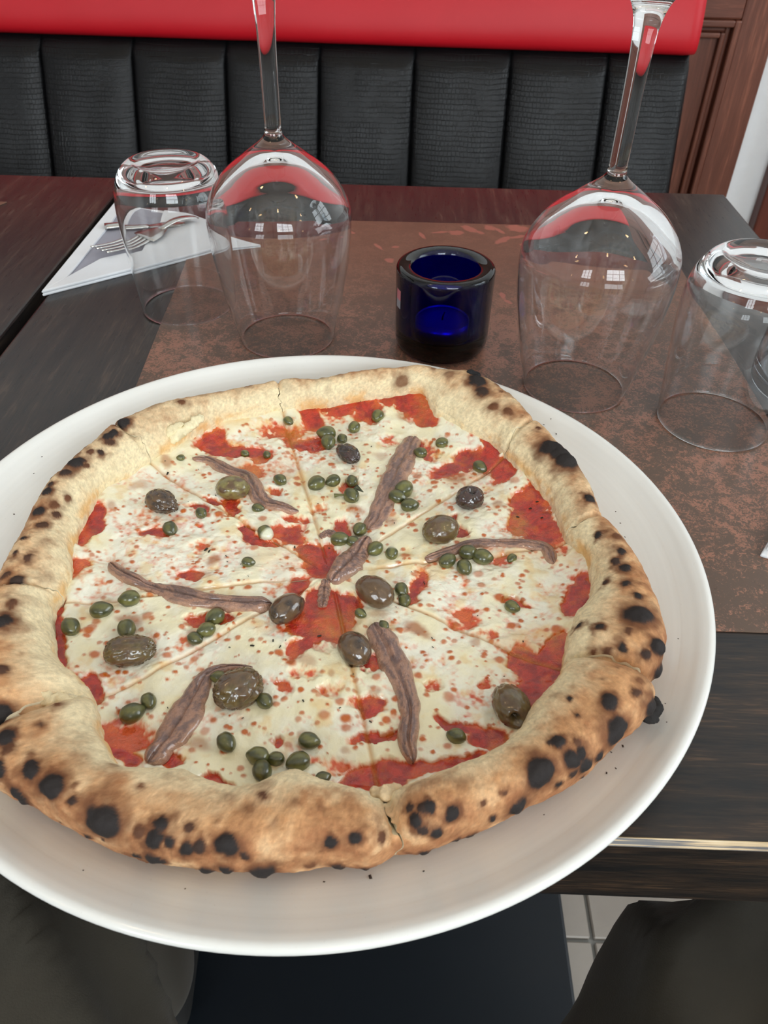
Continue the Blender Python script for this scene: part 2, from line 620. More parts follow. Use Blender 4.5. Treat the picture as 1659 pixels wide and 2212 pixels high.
def mk_pane():
    t = MT('window_pane')
    nt = t.nt; nt.nodes.remove(t.b)
    tr = t.n('ShaderNodeBsdfTransparent', {'Color': (0.97, 0.98, 0.98)})
    gl = t.n('ShaderNodeBsdfGlossy', {'Color': (1, 1, 1), 'Roughness': 0.0})
    fr = t.n('ShaderNodeFresnel', {'IOR': 1.3})
    mx = t.n('ShaderNodeMixShader', {0: fr.outputs[0], 1: tr.outputs[0], 2: gl.outputs[0]})
    nt.links.new(mx.outputs[0], nt.nodes['Material Output'].inputs[0])
    return t.m


M['pane'] = mk_pane()
WIN_F = [(0.1, 1.7, 1.3, 2.6), (-2.0, -1.0, 1.3, 2.6)]
WIN_R = [(-0.55, 0.95, 1.1, 2.6)]
wall_with_holes('wall_front', XL, XR, WIN_F, 'x', YF - 0.09, YF)
wall_with_holes('wall_right', YF, YB, WIN_R, 'y', XR, XR + 0.09)
wn = 0
for axis, wins, w in (('x', WIN_F, YF - 0.045), ('y', WIN_R, XR + 0.045)):
    for (a, b, c, d) in wins:
        wn += 1
        e = empty('window_%d' % wn); struct(e)

        def bar(nm, a0, a1, c0, c1, th=0.02, mt=M['white_paint']):
            if axis == 'x':
                return box(nm, a0, a1, w - th, w + th, c0, c1, mt, e)
            return box(nm, w - th, w + th, a0, a1, c0, c1, mt, e)
        for (p, q, r, s) in ((a, a + 0.06, c, d), (b - 0.06, b, c, d), (a + 0.06, b - 0.06, c, c + 0.06), (a + 0.06, b - 0.06, d - 0.06, d)):
            bar('window_frame', p, q, r, s, 0.03)
        for k in range(1, 3):
            x = a + (b - a) * k / 3
            bar('glazing_bar', x - 0.015, x + 0.015, c + 0.06, d - 0.06, 0.015)
        for k in range(1, 3):
            z = c + (d - c) * k / 3
            bar('glazing_bar', a + 0.06, b - 0.06, z - 0.015, z + 0.015, 0.014)
        bar('pane', a + 0.05, b - 0.05, c + 0.05, d - 0.05, 0.003, M['pane'])

# warm ceiling pendants that sparkle in the glasses
M['bulb'] = mat_emit('warm_bulb', (1.0, 0.62, 0.25), 25.0)
M['brass'] = MT('brass').p(Base_Color=(0.65, 0.45, 0.2), Metallic=1.0, Roughness=0.3).m
pend = None
for i, (x, y, where) in enumerate([(-0.55, 0.2, 'above the left end of the table'), (0.75, 0.0, 'above the right end of the table'),
                                   (0.1, -0.9, 'behind the diner near the ceiling middle'), (1.5, -0.9, 'near the right hand wall'), (-1.4, -0.7, 'near the left hand wall')]):
    e = empty('pendant_lamp', (x, y, ZC))
    tag(e, 'small brass pendant lamp with bare warm bulb hanging ' + where, 'lamp', 'warm pendant lamps on the ceiling')
    if pend is None:
        c1 = lathe('ceiling_rose', [(0, 0), (0.05, 0), (0.045, -0.02), (0.0, -0.025)], M['brass'], e, 24, closed_loop=False)
        c2 = lathe('cord', [(0.003, -0.02), (0.003, -0.50)], M['wick'], e, 8, closed_loop=False)
        c3 = lathe('socket', [(0, -0.49), (0.018, -0.50), (0.02, -0.55), (0, -0.55)], M['brass'], e, 16, closed_loop=False)
        prof = [(0.0, -0.545)] + [(0.032 * math.sin(a) * (1 if a > 1.2 else 0.9), -0.585 + 0.04 * math.cos(a)) for a in np.linspace(0.35, 3.0, 10)] + [(0, -0.625)]
        c4 = lathe('bulb', prof, M['bulb'], e, 16, closed_loop=False)
        pend = [c1, c2, c3, c4]
    else:
        for c in pend:
            k = c.copy(); COL.objects.link(k); k.parent = e
    l = bpy.data.lights.new('lamp_glow', 'POINT'); l.energy = 1.6; l.color = (1.0, 0.72, 0.42); l.shadow_soft_size = 0.04
    lo = bpy.data.objects.new('lamp_glow', l); lo.location = (0, 0, -0.70); lo.parent = e; COL.objects.link(lo)

# mahogany wainscot behind the banquette, a white wall strip, then a second wooden panel
yw = YB
w1 = empty('trim_1', (0, 0, 0)); struct(w1)
XA, XE = -2.55, 0.5745
ZR = 1.25
pw, px_ = M['panelwood'], M['panelwood_x']
box('panel_board', XA, XE, yw - 0.018, yw, 0.0, ZR, pw, w1)
box('stile', XE - 0.058, XE, yw - 0.030, yw - 0.018, 0.0, ZR, pw, w1, 0.003)
box('rail', XA, XE - 0.058, yw - 0.030, yw - 0.018, 0.8146, 0.96, px_, w1, 0.003)
box('rail', XA, XE - 0.058, yw - 0.030, yw - 0.018, ZR - 0.1, ZR, px_, w1, 0.003)
box('rail', XA, XE - 0.058, yw - 0.030, yw - 0.018, 0.0, 0.12, px_, w1, 0.003)
# moulding frame inside the stile and under the rail (two stepped beads)
xm = XE - 0.058
for k, (o0, o1, pr) in enumerate(((0.0, 0.010, 0.036), (0.010, 0.018, 0.022), (0.018, 0.026, 0.029))):
    box('moulding', xm - o1, xm - o0, yw - pr, yw - 0.018, 0.12, 0.8146 - o0, pw, w1, 0.0025)
    box('moulding', XA, xm - o1, yw - pr, yw - 0.018, 0.8146 - o1, 0.8146 - o0, px_, w1, 0.0025)
w2 = empty('trim_2', (0, 0, 0)); struct(w2)
XB = 0.640
box('panel_board', XB, 2.55, yw - 0.030, yw, 0.0, 0.80, M['doorwood'], w2, 0.003)
box('cap_rail', XB - 0.0, 2.55, yw - 0.040, yw, 0.80, 0.83, M['doorwood'], w2, 0.003)

# ------------------------------------------------------------------ banquette
bench = empty('banquette', (-0.5, 1.22, 0), math.radians(-2.4))
tag(bench, 'long black and red leather banquette along the wall behind the table', 'bench')


def rel(o, root):
    o.location = -Vector(root.location)
    return o


XEND = 0.392
X0 = -1.45
PW = 0.1362
TILT = 0.085 / 0.245   # the back leans away from the table


def back_y(z):
    return 1.232 + (z - 0.62) * TILT


# channel panels
def channel(x0, x1):
    nu, nz = 29, 40
    us = np.linspace(0, 1, nu); z = np.linspace(0.40, 0.803, nz)
    prof = (1 - np.abs(2 * us - 1) ** 3.2) ** 0.6
    V = []
    for k, u in enumerate(us):
        for zz in z:
            tp = sstep(0.803, 0.780, zz)
            bul = 0.013 * prof[k] * (0.35 + 0.65 * tp)
            wr = 0.0010 * vnoise(np.array((x0 + u * (x1 - x0)) * 34.), np.array(zz * 9.), seed=5)
            V.append((x0 + u * (x1 - x0), back_y(zz) - bul - wr * prof[k] + (1 - tp) * 0.012, zz))
    V = np.array(V)
    back = V.copy(); back[:, 1] = back_y(back[:, 2]) + 0.03
    n = len(V)
    f = grid_faces(nu, nz, flip=False)
    rim = []
    ring = [i * nz for i in range(nu)] + [(nu - 1) * nz + j for j in range(1, nz)] + [i * nz + nz - 1 for i in range(nu - 2, -1, -1)] + [j for j in range(nz - 2, 0, -1)]
    for a, b in zip(ring, ring[1:] + ring[:1]):
        rim.append((a, n + a, n + b, b))
    o = mesh_np('back_channel', np.vstack([V, back]), [f, np.array(rim)], M['black'], bench)
    return rel(o, bench)


xb = 0.2797
channel(xb, XEND)
while xb > X0 + PW:
    channel(xb - PW, xb)
    xb -= PW
X0b = xb
# red roll on top: one bolster with rounded lower edge
nu, na = 120, 40
xs = np.linspace(X0b, XEND + 0.004, nu)
V = []
zb, zt, dep = 0.797, 0.98, 0.078
for x in xs:
    ex = min(1.0, (XEND + 0.004 - x) / 0.008)
    rr = math.sqrt(max(0.0, 1 - (1 - ex) ** 2)) if ex < 1 else 1.0
    for a in np.linspace(0, 2 * math.pi, na, endpoint=False):
        c, s = math.cos(a), math.sin(a)
        e = 0.55
        yy = math.copysign(abs(c) ** e, c); zz = math.copysign(abs(s) ** e, s)
        k = 0.985 + 0.015 * rr
        z = (zb + zt) / 2 + zz * (zt - zb) / 2 * k
        y = back_y(z) + 0.018 + yy * dep / 2 * k
        V.append((x, y + 0.0015 * float(vnoise(np.array(x * 11), np.array(z * 9), seed=9)), z))
f = [(i * na + j, (i + 1) * na + j, (i + 1) * na + (j + 1) % na, i * na + (j + 1) % na) for i in range(nu - 1) for j in range(na)]
V = np.array(V)
o = mesh_np('top_bolster', np.vstack([V, V[:na].mean(0), V[-na:].mean(0)]),
            [np.array(f), np.array([(j, (j + 1) % na, len(V)) for j in range(na)] + [((nu - 1) * na + (j + 1) % na, (nu - 1) * na + j, len(V) + 1) for j in range(na)])], M['red'], bench)
o['label'] = 'plain red leather bolster'
rel(o, bench)
rel(box('seat', X0b, XEND, 0.80, 1.20, 0.36, 0.47, M['black'], bench, 0.03, 4), bench)
rel(box('plinth', X0b + 0.02, XEND - 0.02, 0.86, 1.30, 0.0, 0.36, M['doorwood'], bench, 0.004), bench)
rel(box('back_board', X0b, XEND, 1.335, 1.360, 0.30, 0.90, M['doorwood'], bench, 0.004), bench)


# ------------------------------------------------------------------ tables
def mk_worn():
    t = MT('worn_table_edge')
    co = t.co((6, 500, 500))
    f = t.noise(co, 2.0, 4, 0.6, 0.4)
    f2 = t.noise(t.co((9, 9, 9)), 2.0, 3)
    g = t.math('ADD', f, t.math('MULTIPLY', f2, 0.5))
    col = t.ramp(g, [(0.67, s2l(44, 33, 26)), (0.75, s2l(190, 160, 110)), (0.90, s2l(216, 198, 162))])
    t.p(Base_Color=col, Roughness=0.35)
    return t.m


M['worn'] = mk_worn()
YN, YFAR = 0.142, 0.845


def dining_table(x0, x1, label):
    cx, cyy = (x0 + x1) / 2, (YN + YFAR) / 2
    e = empty('dining_table', (cx, cyy, 0))
    tag(e, label, 'table', 'dark wooden bistro tables')
    ys = YN + 0.115
    ch = 0.0021

    def add(o):
        o.location = (-cx, -cyy, 0); return o
    # two boards of the top: the lengthwise field and the crosswise board along the diner's side
    add(box('tabletop_board', x0, x1, ys, YFAR, T - 0.042, T, M['table_y'], e, 0.002))
    pts = [(YN, T - 0.045), (YN, T - ch), (YN + ch, T), (ys - 0.0003, T), (ys - 0.0003, T - 0.045)]
    V = [(x, y, z) for x in (x0, x1) for (y, z) in pts]
    n = len(pts)
    q = [(i, (i + 1) % n, n + (i + 1) % n, n + i) for i in range(n) if i != 1]
    bm = bmesh.new(); vs = [bm.verts.new(v) for v in V]
    for fc in q:
        bm.faces.new([vs[k] for k in fc])
    bm.faces.new([vs[k] for k in range(n)][::-1]); bm.faces.new([vs[n + k] for k in range(n)])
    add(bm_obj('tabletop_board', bm, M['table_x'], e))
    # the rubbed arris: pale bare wood along the edge, slightly wavy
    nx = 240
    xx = np.linspace(x0, x1, nx)
    w = 0.0003 + 0.0012 * np.clip(fbm(xx * 16, xx * 0, seed=33) + 0.2, 0, 1)
    V = []
    for x, ww in zip(xx, w):
        V += [(x, YN - 0.00015, T - ch - ww * 0.7), (x, YN - 0.0002, T - ch), (x, YN + ch, T + 0.0002), (x, YN + ch + ww, T + 0.00015)]
    o = mesh_np('worn_edge', V, grid_faces(nx, 4), M['worn'], e, False)
    o['label'] = 'rubbed pale edge of bare wood'
    add(o)
    add(box('pedestal_column', cx - 0.045, cx + 0.045, cyy - 0.045, cyy + 0.045, 0.02, T - 0.045, M['navy_metal'], e, 0.006))
    add(box('foot_plate', cx - 0.268 + (0.0), cx + 0.200, cyy - 0.235, cyy + 0.235, 0.0, 0.02, M['navy_metal'], e, 0.004))
    return e


dining_table(-0.2785, 0.3335, 'dark stained wooden table carrying the pizza plate, with worn pale edge')
dining_table(-0.9006, -0.2886, 'neighbouring dark wooden table on the left, across the narrow gap, nearly bare')

# placemats
mp = [(-0.1737, 0.4458), (-0.1625, 0.2465), (0.2400, 0.2465), (0.2400, 0.7440), (-0.1890, 0.7400)]


def placemat(pts, label):
    o = prism('placemat', pts, T, T + 0.0010, M['mat'], None, 0.0003)
    tag(o, label, 'placemat', 'speckled brown vinyl placemats')
    return o


placemat([mp[1], mp[2], mp[3], mp[4]], 'brown speckled vinyl placemat with pink leaf print lying under the plate and glasses')
placemat([(-0.88, 0.30), (-0.60, 0.30), (-0.386, 0.765), (-0.88, 0.775)], 'placemat on the neighbouring table, only its right corner in view at the far left')
TM = T + 0.0010


# ------------------------------------------------------------------ glassware
def glass_shell(name, outer, inner, label, group, loc, mat=None):
    """outer: profile from the closed top down to the rim; inner: from the rim back up to the axis"""
    o = lathe(name, outer + inner, mat or M['glass'], None, 128, loc, closed_loop=False)
    return o


def sm(pts, n):
    return [tuple(p) for p in smooth_curve(pts, n)]


def wine_glass(loc, label):
    e = empty('wine_glass', loc)
    tag(e, label, 'wine glass', 'upside down wine glasses')
    # bowl: outside from the stem joint to the rim, then the inside back to the axis (all above the table, foot up)
    out = sm([(0.0052, 0.1405), (0.0062, 0.1370), (0.0105, 0.1330), (0.0200, 0.1262), (0.0345, 0.1145), (0.0440, 0.1010), (0.0474, 0.0880), (0.0462, 0.0640), (0.0424, 0.0400), (0.0372, 0.0160), (0.0336, 0.0006)], 90)
    rim = [(0.0333, 0.0001), (0.0328, 0.0001), (0.0325, 0.0006)]
    inn = sm([(0.0325, 0.0007), (0.0361, 0.0160), (0.0413, 0.0400), (0.0451, 0.0640), (0.0461, 0.0865), (0.0421, 0.0978), (0.0320, 0.1085), (0.0185, 0.1178), (0.0080, 0.1226), (0.0, 0.1238)], 80)
    stem = sm([(0.0, 0.2300), (0.0180, 0.2298), (0.0350, 0.2293)], 10) + [(0.0362, 0.2285), (0.0350, 0.2277)] + \
        sm([(0.0300, 0.2273), (0.0190, 0.2250), (0.0115, 0.2210), (0.0075, 0.2130), (0.0060, 0.2020), (0.0053, 0.1850), (0.0051, 0.1650), (0.0051, 0.1450), (0.0052, 0.1405)], 50)
    # one continuous piece of glass: foot disc, stem and bowl
    body = lathe('bowl_and_stem', stem + out[1:] + rim + inn[1:], M['glass'], e, 128, closed_loop=False)
    return e


wine_glass((-0.0813, 0.5156, TM), 'upside down wine glass standing beside the napkin, left of the blue candle holder')
wine_glass((0.1185, 0.4591, TM), 'upside down wine glass right of the blue candle holder, beside the plate rim')


def tumbler(loc, label):
    e = empty('tumbler', loc)
    tag(e, label, 'tumbler', 'upside down water tumblers')
    out = [(0.0, 0.1045), (0.012, 0.1047), (0.0205, 0.1070)] + sm([(0.0225, 0.1082), (0.0265, 0.1075), (0.0315, 0.1035), (0.0362, 0.0950), (0.0388, 0.0820), (0.0388, 0.0640), (0.0375, 0.0420), (0.0355, 0.0180), (0.0341, 0.0006)], 60)
    rim = [(0.0338, 0.0001), (0.0332, 0.0001), (0.0329, 0.0006)]
    inn = sm([(0.0329, 0.0008), (0.0343, 0.0180), (0.0362, 0.0420), (0.0374, 0.0640), (0.0372, 0.0805), (0.0345, 0.0910), (0.0280, 0.0972), (0.0140, 0.0990), (0.0, 0.0992)], 50)
    lathe('body', out + rim + inn[1:], M['glass'], e, 128, closed_loop=False)
    return e


tumbler((-0.1642, 0.5604, T), 'upside down water tumbler in front of the folded napkin, left of the left wine glass')
tumbler((0.2010, 0.4224, TM), 'upside down tumbler cut by the right edge of the photo, near the right wine glass')

# ribbed glass carafe, mostly beyond the right edge
car = empty('carafe', (0.2870, 0.4660, T))
tag(car, 'ribbed clear glass carafe at the right edge, behind the right tumbler', 'carafe')
out = [(0.0, 0.0)] + sm([(0.038, 0.0), (0.0445, 0.003), (0.0460, 0.012), (0.0450, 0.040)], 20)
for k in range(9):
    z = 0.046 + k * 0.0085
    r = 0.0445 - 0.00045 * k
    out += [(r, z), (r + 0.0013, z + 0.003), (r + 0.0013, z + 0.0045), (r - 0.0002, z + 0.0075)]
out += sm([(0.0400, 0.125), (0.0300, 0.155), (0.0220, 0.180), (0.0230, 0.205), (0.0290, 0.222)], 30)
inn = sm([(0.0272, 0.222), (0.0212, 0.205), (0.0200, 0.180), (0.0280, 0.154), (0.0375, 0.124), (0.0405, 0.090), (0.0420, 0.045), (0.0425, 0.014), (0.036, 0.008), (0.015, 0.008), (0.0, 0.0085)], 60)
lathe('body', out + inn, mat_glass('smoky_clear_glass', (0.95, 0.97, 0.985)), car, 96, closed_loop=False)

# cobalt votive with a tealight
vot = empty('candle_holder', (0.0302, 0.5100, TM))
tag(vot, 'thick cobalt blue glass candle holder standing on the placemat behind the plate', 'candle holder')
out = [(0.0, 0.0)] + sm([(0.026, 0.0), (0.0300, 0.0012), (0.0322, 0.0050), (0.0330, 0.0120), (0.0334, 0.0350), (0.0336, 0.0560), (0.0330, 0.0590), (0.0312, 0.0604)], 40)
inn = sm([(0.0300, 0.0605), (0.0255, 0.0600), (0.0236, 0.0585), (0.0228, 0.0550), (0.0226, 0.0300), (0.0222, 0.0150), (0.0205, 0.0120), (0.010, 0.0115), (0.0, 0.0115)], 40)
lathe('body', out + inn, M['cobalt'], vot, 96, closed_loop=False)


def mk_sticker():
    t = MT('red_and_white_sticker')
    s = t.n('ShaderNodeSeparateXYZ', {0: t.co()})
    f = t.math('GREATER_THAN', s.outputs[2], 0.040)
    t.p(Base_Color=t.mix(f, s2l(150, 150, 158), s2l(200, 120, 128)), Roughness=0.4)
    return t.m


aa = np.linspace(math.radians(196), math.radians(207), 8)
V = [(0.03365 * math.cos(a), 0.03365 * math.sin(a), z) for a in aa for z in np.linspace(0.034, 0.047, 5)]
mesh_np('sticker', V, grid_faces(8, 5), mk_sticker(), vot)
tl = empty('tealight_candle', (0.0302, 0.5100, TM + 0.0118))
tag(tl, 'small white tealight inside the blue candle holder', 'candle')
lathe('cup', [(0, 0), (0.0188, 0), (0.0190, 0.012), (0.0186, 0.012), (0.0184, 0.0005), (0, 0.0005)], M['foil'], tl, 48, closed_loop=False)
lathe('wax', [(0, 0.0006), (0.0183, 0.0006), (0.0183, 0.0110), (0.012, 0.0102), (0, 0.0098)], M['wax'], tl, 48, closed_loop=False)
tube('wick', [(0, 0, 0.0095), (0.0004, 0, 0.013), (0.0015, 0.0003, 0.0158)], [0.0006, 0.0005, 0.0004], M['wick'], tl, 6, 8)

# ------------------------------------------------------------------ plate
PC = np.array([-0.0365, 0.2648]); PR = 0.1767
ZFL = T + 0.0105


def plate_z(r):
    r = np.asarray(r, float)
    t = np.clip((r - 0.112) / (0.171 - 0.112), 0, 1)
    return ZFL + 0.0165 * t ** 1.6


plate = empty('plate', (PC[0], PC[1], T))
tag(plate, 'large round white ceramic pizza plate overhanging the table edge', 'plate')
rr = np.linspace(0, 0.163, 70)
top = [(float(r), float(plate_z(r) - T)) for r in rr]
lip = sm([(0.163, float(plate_z(0.163)) - T), (0.1672, 0.0263), (0.1705, 0.0288), (0.1732, 0.0301), (0.1752, 0.0297), (0.1759, 0.0280), (0.1748, 0.0258)], 30)
bot = sm([(0.1748, 0.0258), (0.168, 0.0205), (0.150, 0.0140), (0.128, 0.0075)], 24) + [(0.1235, 0.0012), (0.121, 0.0012), (0.119, 0.0045), (0.112, 0.0055), (0.0, 0.0055)]
pb = lathe('body', top + lip[1:] + bot[1:], M['ceramic'], plate, 200, closed_loop=False)
pb.scale = (1.023, 1, 1)      # hand thrown, a touch oval

# ------------------------------------------------------------------ pizza
ZT = 0.7700           # level of the topping in the middle
OC = at(715, 1235, ZT)[:2]     # where the knife cuts cross


def polar(P):
    d = np.asarray(P)[..., :2] - OC
    return np.arctan2(d[..., 1], d[..., 0]), np.hypot(d[..., 0], d[..., 1])


INNER = [(660, 868), (760, 845), (830, 830), (890, 832), (915, 860), (940, 905), (1000, 938), (1060, 960), (1095, 1000), (1120, 1020), (1155, 1055), (1190, 1095),
         (1212, 1140), (1225, 1170), (1262, 1205), (1278, 1260), (1268, 1300), (1240, 1335), (1226, 1385), (1226, 1440), (1205, 1475), (1168, 1510), (1152, 1560), (1090, 1612), (1000, 1652), (900, 1690),
         (840, 1706), (815, 1716), (780, 1706), (700, 1686), (660, 1668), (625, 1660), (590, 1676), (550, 1696), (510, 1703), (470, 1692), (430, 1680), (380, 1660), (320, 1660), (265, 1662), (230, 1648), (205, 1600), (190, 1570),
         (188, 1520), (172, 1480), (150, 1452), (110, 1420), (108, 1370), (114, 1310), (140, 1280), (158, 1240), (160, 1180), (185, 1125), (205, 1090), (232, 1060), (290, 1028), (330, 1003), (370, 985),
         (430, 945), (480, 920), (560, 905), (620, 888)]
OUTER = [(0, 1720), (60, 1748), (130, 1792), (200, 1832), (300, 1864), (400, 1884), (450, 1893), (560, 1898), (700, 1888), (800, 1888), (865, 1872), (950, 1838),
         (1050, 1802), (1150, 1752), (1260, 1692), (1340, 1614), (1390, 1572), (1412, 1500), (1430, 1410), (1412, 1330), (1385, 1260), (1342, 1180), (1298, 1120),
         (1282, 1070), (1242, 1010), (1200, 960), (1136, 898), (1062, 820), (1008, 793), (900, 790), (800, 805), (700, 825), (600, 832), (500, 850), (400, 867),
         (330, 882), (260, 912), (200, 962), (140, 1010), (90, 1062), (58, 1122), (38, 1180), (0, 1262), (-25, 1330), (-45, 1410), (-50, 1490), (-40, 1580), (-25, 1660)]


def base_z(x, y):
    return plate_z(np.hypot(x - PC[0], y - PC[1])) + 0.0004


def ring_fn(pts, off):
    P = []
    for x, y in pts:
        z = ZT
        for _ in range(6):
            p = at(x, y, z); z = float(base_z(p[0], p[1])) + off(y)
        P.append(p)
    P = np.array(P)
    th, r = polar(P)
    i = np.argsort(th)
    th, r = th[i], r[i]
    th = np.r_[th[-4:] - 2 * np.pi, th, th[:4] + 2 * np.pi]; r = np.r_[r[-4:], r, r[:4]]

    def f(t):
        t = (np.asarray(t) + np.pi) % (2 * np.pi) - np.pi
        return np.interp(t, th, r)
    return f


# on the near side the crest hides the inner foot of the crust, on the far side its outer foot is hidden
zi = lambda y: float(np.interp(y, [1000, 1250, 1600], [0.0085, 0.012, 0.024]))
zo = lambda y: float(np.interp(y, [900, 1200, 1500], [0.020, 0.013, 0.005]))
R_IN0, R_OUT0 = ring_fn(INNER, zi), ring_fn(OUTER, zo)


def smooth_ring(f, w):
    t = np.linspace(-np.pi, np.pi, 1441)[:-1]
    v = f(t)
    k = np.hanning(2 * w + 1); k /= k.sum()
    vv = np.convolve(np.r_[v[-w:], v, v[:w]], k, 'valid')
    return lambda x: np.interp((np.asarray(x) + np.pi) % (2 * np.pi) - np.pi, np.r_[t, np.pi], np.r_[vv, vv[0]])


# beyond the far crest the crust still falls to the plate, out of the line of sight
R_OUT = smooth_ring(lambda t: R_OUT0(t) + 0.0060 * sstep(0.2, 0.8, np.sin(t)), 8)
R_IN = smooth_ring(lambda t: np.minimum(R_IN0(t), R_OUT(t) - 0.0150), 6)
CUTPX = [(850, 1800), (1390, 1480), (1295, 1130), (1110, 945), (615, 880), (285, 950), (140, 1265), (150, 1500)]
CUTS = sorted(float(polar(at(x, y, ZT + 0.012))[0]) for x, y in CUTPX)


def near_cut(th):
    """angular distance to the closest knife cut"""
    d = np.full(np.shape(th), 9.0)
    for c in CUTS:
        d = np.minimum(d, np.abs((th - c + np.pi) % (2 * np.pi) - np.pi))
    return d


TORN = [float(polar(at(x, y, ZT + 0.012))[0]) for x, y in ((850, 1800), (1390, 1480), (150, 1500))]


def near_torn(th):
    d = np.full(np.shape(th), 9.0)
    for c in TORN:
        d = np.minimum(d, np.abs((th - c + np.pi) % (2 * np.pi) - np.pi))
    return d


def crest_h(th):
    # the far edge is flatter, the near edge puffed
    d = np.sin(th)
    h = 0.0250 - 0.0040 * np.clip(d, -1, 1)
    return h + 0.0028 * fbm(np.cos(th) * 3.1, np.sin(th) * 3.1, seed=3)


TOP = 0.0068    # thickness of the base in the middle


def crust_point(th, al):
    """al: pi + .5 (inner foot) .. 0 (outer) .. -pi/2 (underneath)"""
    ri, ro = R_IN(th), R_OUT(th)
    # on the side nearest the viewer the traced line is the crest, the foot lies further in
    nearness = sstep(-0.15, -0.85, np.sin(th))
    ri = ri - 0.004 * nearness
    hc = crest_h(th)
    dc = near_cut(th) * ro
    notch = np.exp(-(dc / 0.0014) ** 2)
    torn = near_torn(th) * ro
    wide = np.exp(-(torn / 0.0065) ** 2)
    hc = hc * (1 - 0.10 * notch - 0.20 * wide); ro = ro - 0.0008 * notch - 0.0030 * wide
    zm = hc * 0.46
    a = (ro - ri) / 2; rm = (ro + ri) / 2
    c, s = np.cos(al), np.sin(al)
    e = 0.86
    r = rm + a * np.sign(c) * np.abs(c) ** e
    z = np.where(s >= 0, zm + (hc - zm) * np.abs(s) ** e, zm - (zm - 0.0005) * np.abs(s) ** e)
    return r, z


# ---- char spots on the crust: photo position, radius in photo pixels, strength
CHAR = [(63, 1657, 22, 1), (108, 1698, 27, 1), (224, 1771, 38, 1), (155, 1724, 12, .8), (34, 1717, 18, 1), (45, 1735, 14, 1), (351, 1773, 15, .9), (408, 1785, 9, .7), (297, 1792, 15, .6), (336, 1818, 20, 1),
        (365, 1822, 18, .9), (398, 1836, 20, .9), (425, 1830, 16, .8), (492, 1822, 24, 1), (531, 1850, 9, .8), (336, 1857, 18, 1), (290, 1845, 9, .9), (186, 1812, 10, 1), (217, 1814, 10, 1), (441, 1890, 17, 1), (488, 1880, 18, 1), (568, 1888, 28, 1),
        (307, 1698, 10, .5), (123, 1783, 9, .9), (7, 1340, 20, 1), (27, 1297, 13, .6), (7, 1445, 12, .7), (20, 1610, 14, .6), (2, 1659, 12, .9), (83, 1561, 9, .7), (97, 1520, 7, .5), (5, 1545, 22, 1), (8, 1590, 18, 1), (123, 1517, 12, .5),
        (706, 1820, 11, .9), (766, 1807, 15, .9), (731, 1884, 16, 1), (576, 1888, 24, 1), (894, 1773, 13, 1), (977, 1755, 14, 1), (950, 1800, 14, .9), (909, 1800, 8, .8), (930, 1736, 9, .9), (909, 1740, 9, .8), (880, 1742, 7, .8),
        (1048, 1731, 10, .6), (1070, 1771, 9, .9), (921, 1846, 12, 1), (988, 1818, 10, 1), (1021, 1808, 8, 1), (572, 1717, 8, .6), (825, 1803, 12, .6), (793, 1889, 14, .9), (1093, 1716, 10, .6), (1173, 1668, 31, 1), (1124, 1743, 25, 1), (1335, 1579, 29, 1),
        (1239, 1638, 20, 1), (1271, 1657, 19, 1), (1255, 1625, 14, .9), (1204, 1597, 14, 1), (1192, 1600, 10, .8), (1298, 1638, 13, 1), (1314, 1512, 17, .9), (1232, 1505, 9, .9), (1248, 1540, 10, .9), (1348, 1396, 12, .9), (1394, 1410, 14, .8), (1312, 1405, 11, .6), (1282, 1410, 6, .5),
        (978, 1755, 14, .9), (1069, 1769, 10, .8), (1266, 1689, 9, 1), (1213, 1695, 7, .9), (1243, 1673, 10, .8), (1243, 1600, 8, .6), (1425, 1540, 22, 1), (1427, 1400, 20, 1), (1428, 1450, 20, 1), (1380, 1323, 29, 1), (1248, 1346, 11, .9), (1289, 1352, 9, 1), (1339, 1188, 11, 1),
        (1325, 1211, 8, .8), (1353, 1222, 11, .9), (1353, 1256, 11, .9), (1376, 1281, 12, .9), (1300, 1256, 9, .8), (1289, 1156, 9, .9), (1193, 961, 24, 1), (1225, 989, 24, 1), (1210, 975, 22, 1), (1277, 1071, 12, 1), (1037, 842, 14, .8), (1030, 818, 18, 1), (1060, 874, 12, .5), (1097, 883, 12, .5), (1165, 920, 8, .6),
        (260, 914, 14, 1), (246, 930, 12, 1), (232, 938, 10, .9), (163, 991, 18, 1), (180, 990, 10, .8), (195, 970, 9, .6), (219, 971, 8, .8), (188, 1000, 10, .6), (98, 1055, 12, 1), (78, 1100, 13, 1), (127, 1109, 9, .7), (92, 1129, 9, .7), (51, 1158, 10, 1), (148, 1071, 9, .5), (119, 1085, 13, .5), (61, 1201, 10, .7), (40, 1255, 15, .8), (22, 1300, 15, .6), (11, 1237, 12, .7),
        (394, 865, 8, .5), (872, 829, 13, .45), (970, 802, 12, .4), (240, 950, 8, .7), (105, 1040, 8, .8), (140, 1015, 10, .8), (35, 1190, 8, .8), (640, 1838, 7, .4), (470, 1770, 8, .3), (250, 1650, 9, .35), (1000, 1690, 12, .25), (1130, 1640, 11, .25), (690, 1740, 9, .3), (600, 1770, 10, .3), (1360, 1360, 9, .6), (1330, 1440, 8, .5), (1300, 1460, 7, .5), (1375, 1490, 9, .7)]

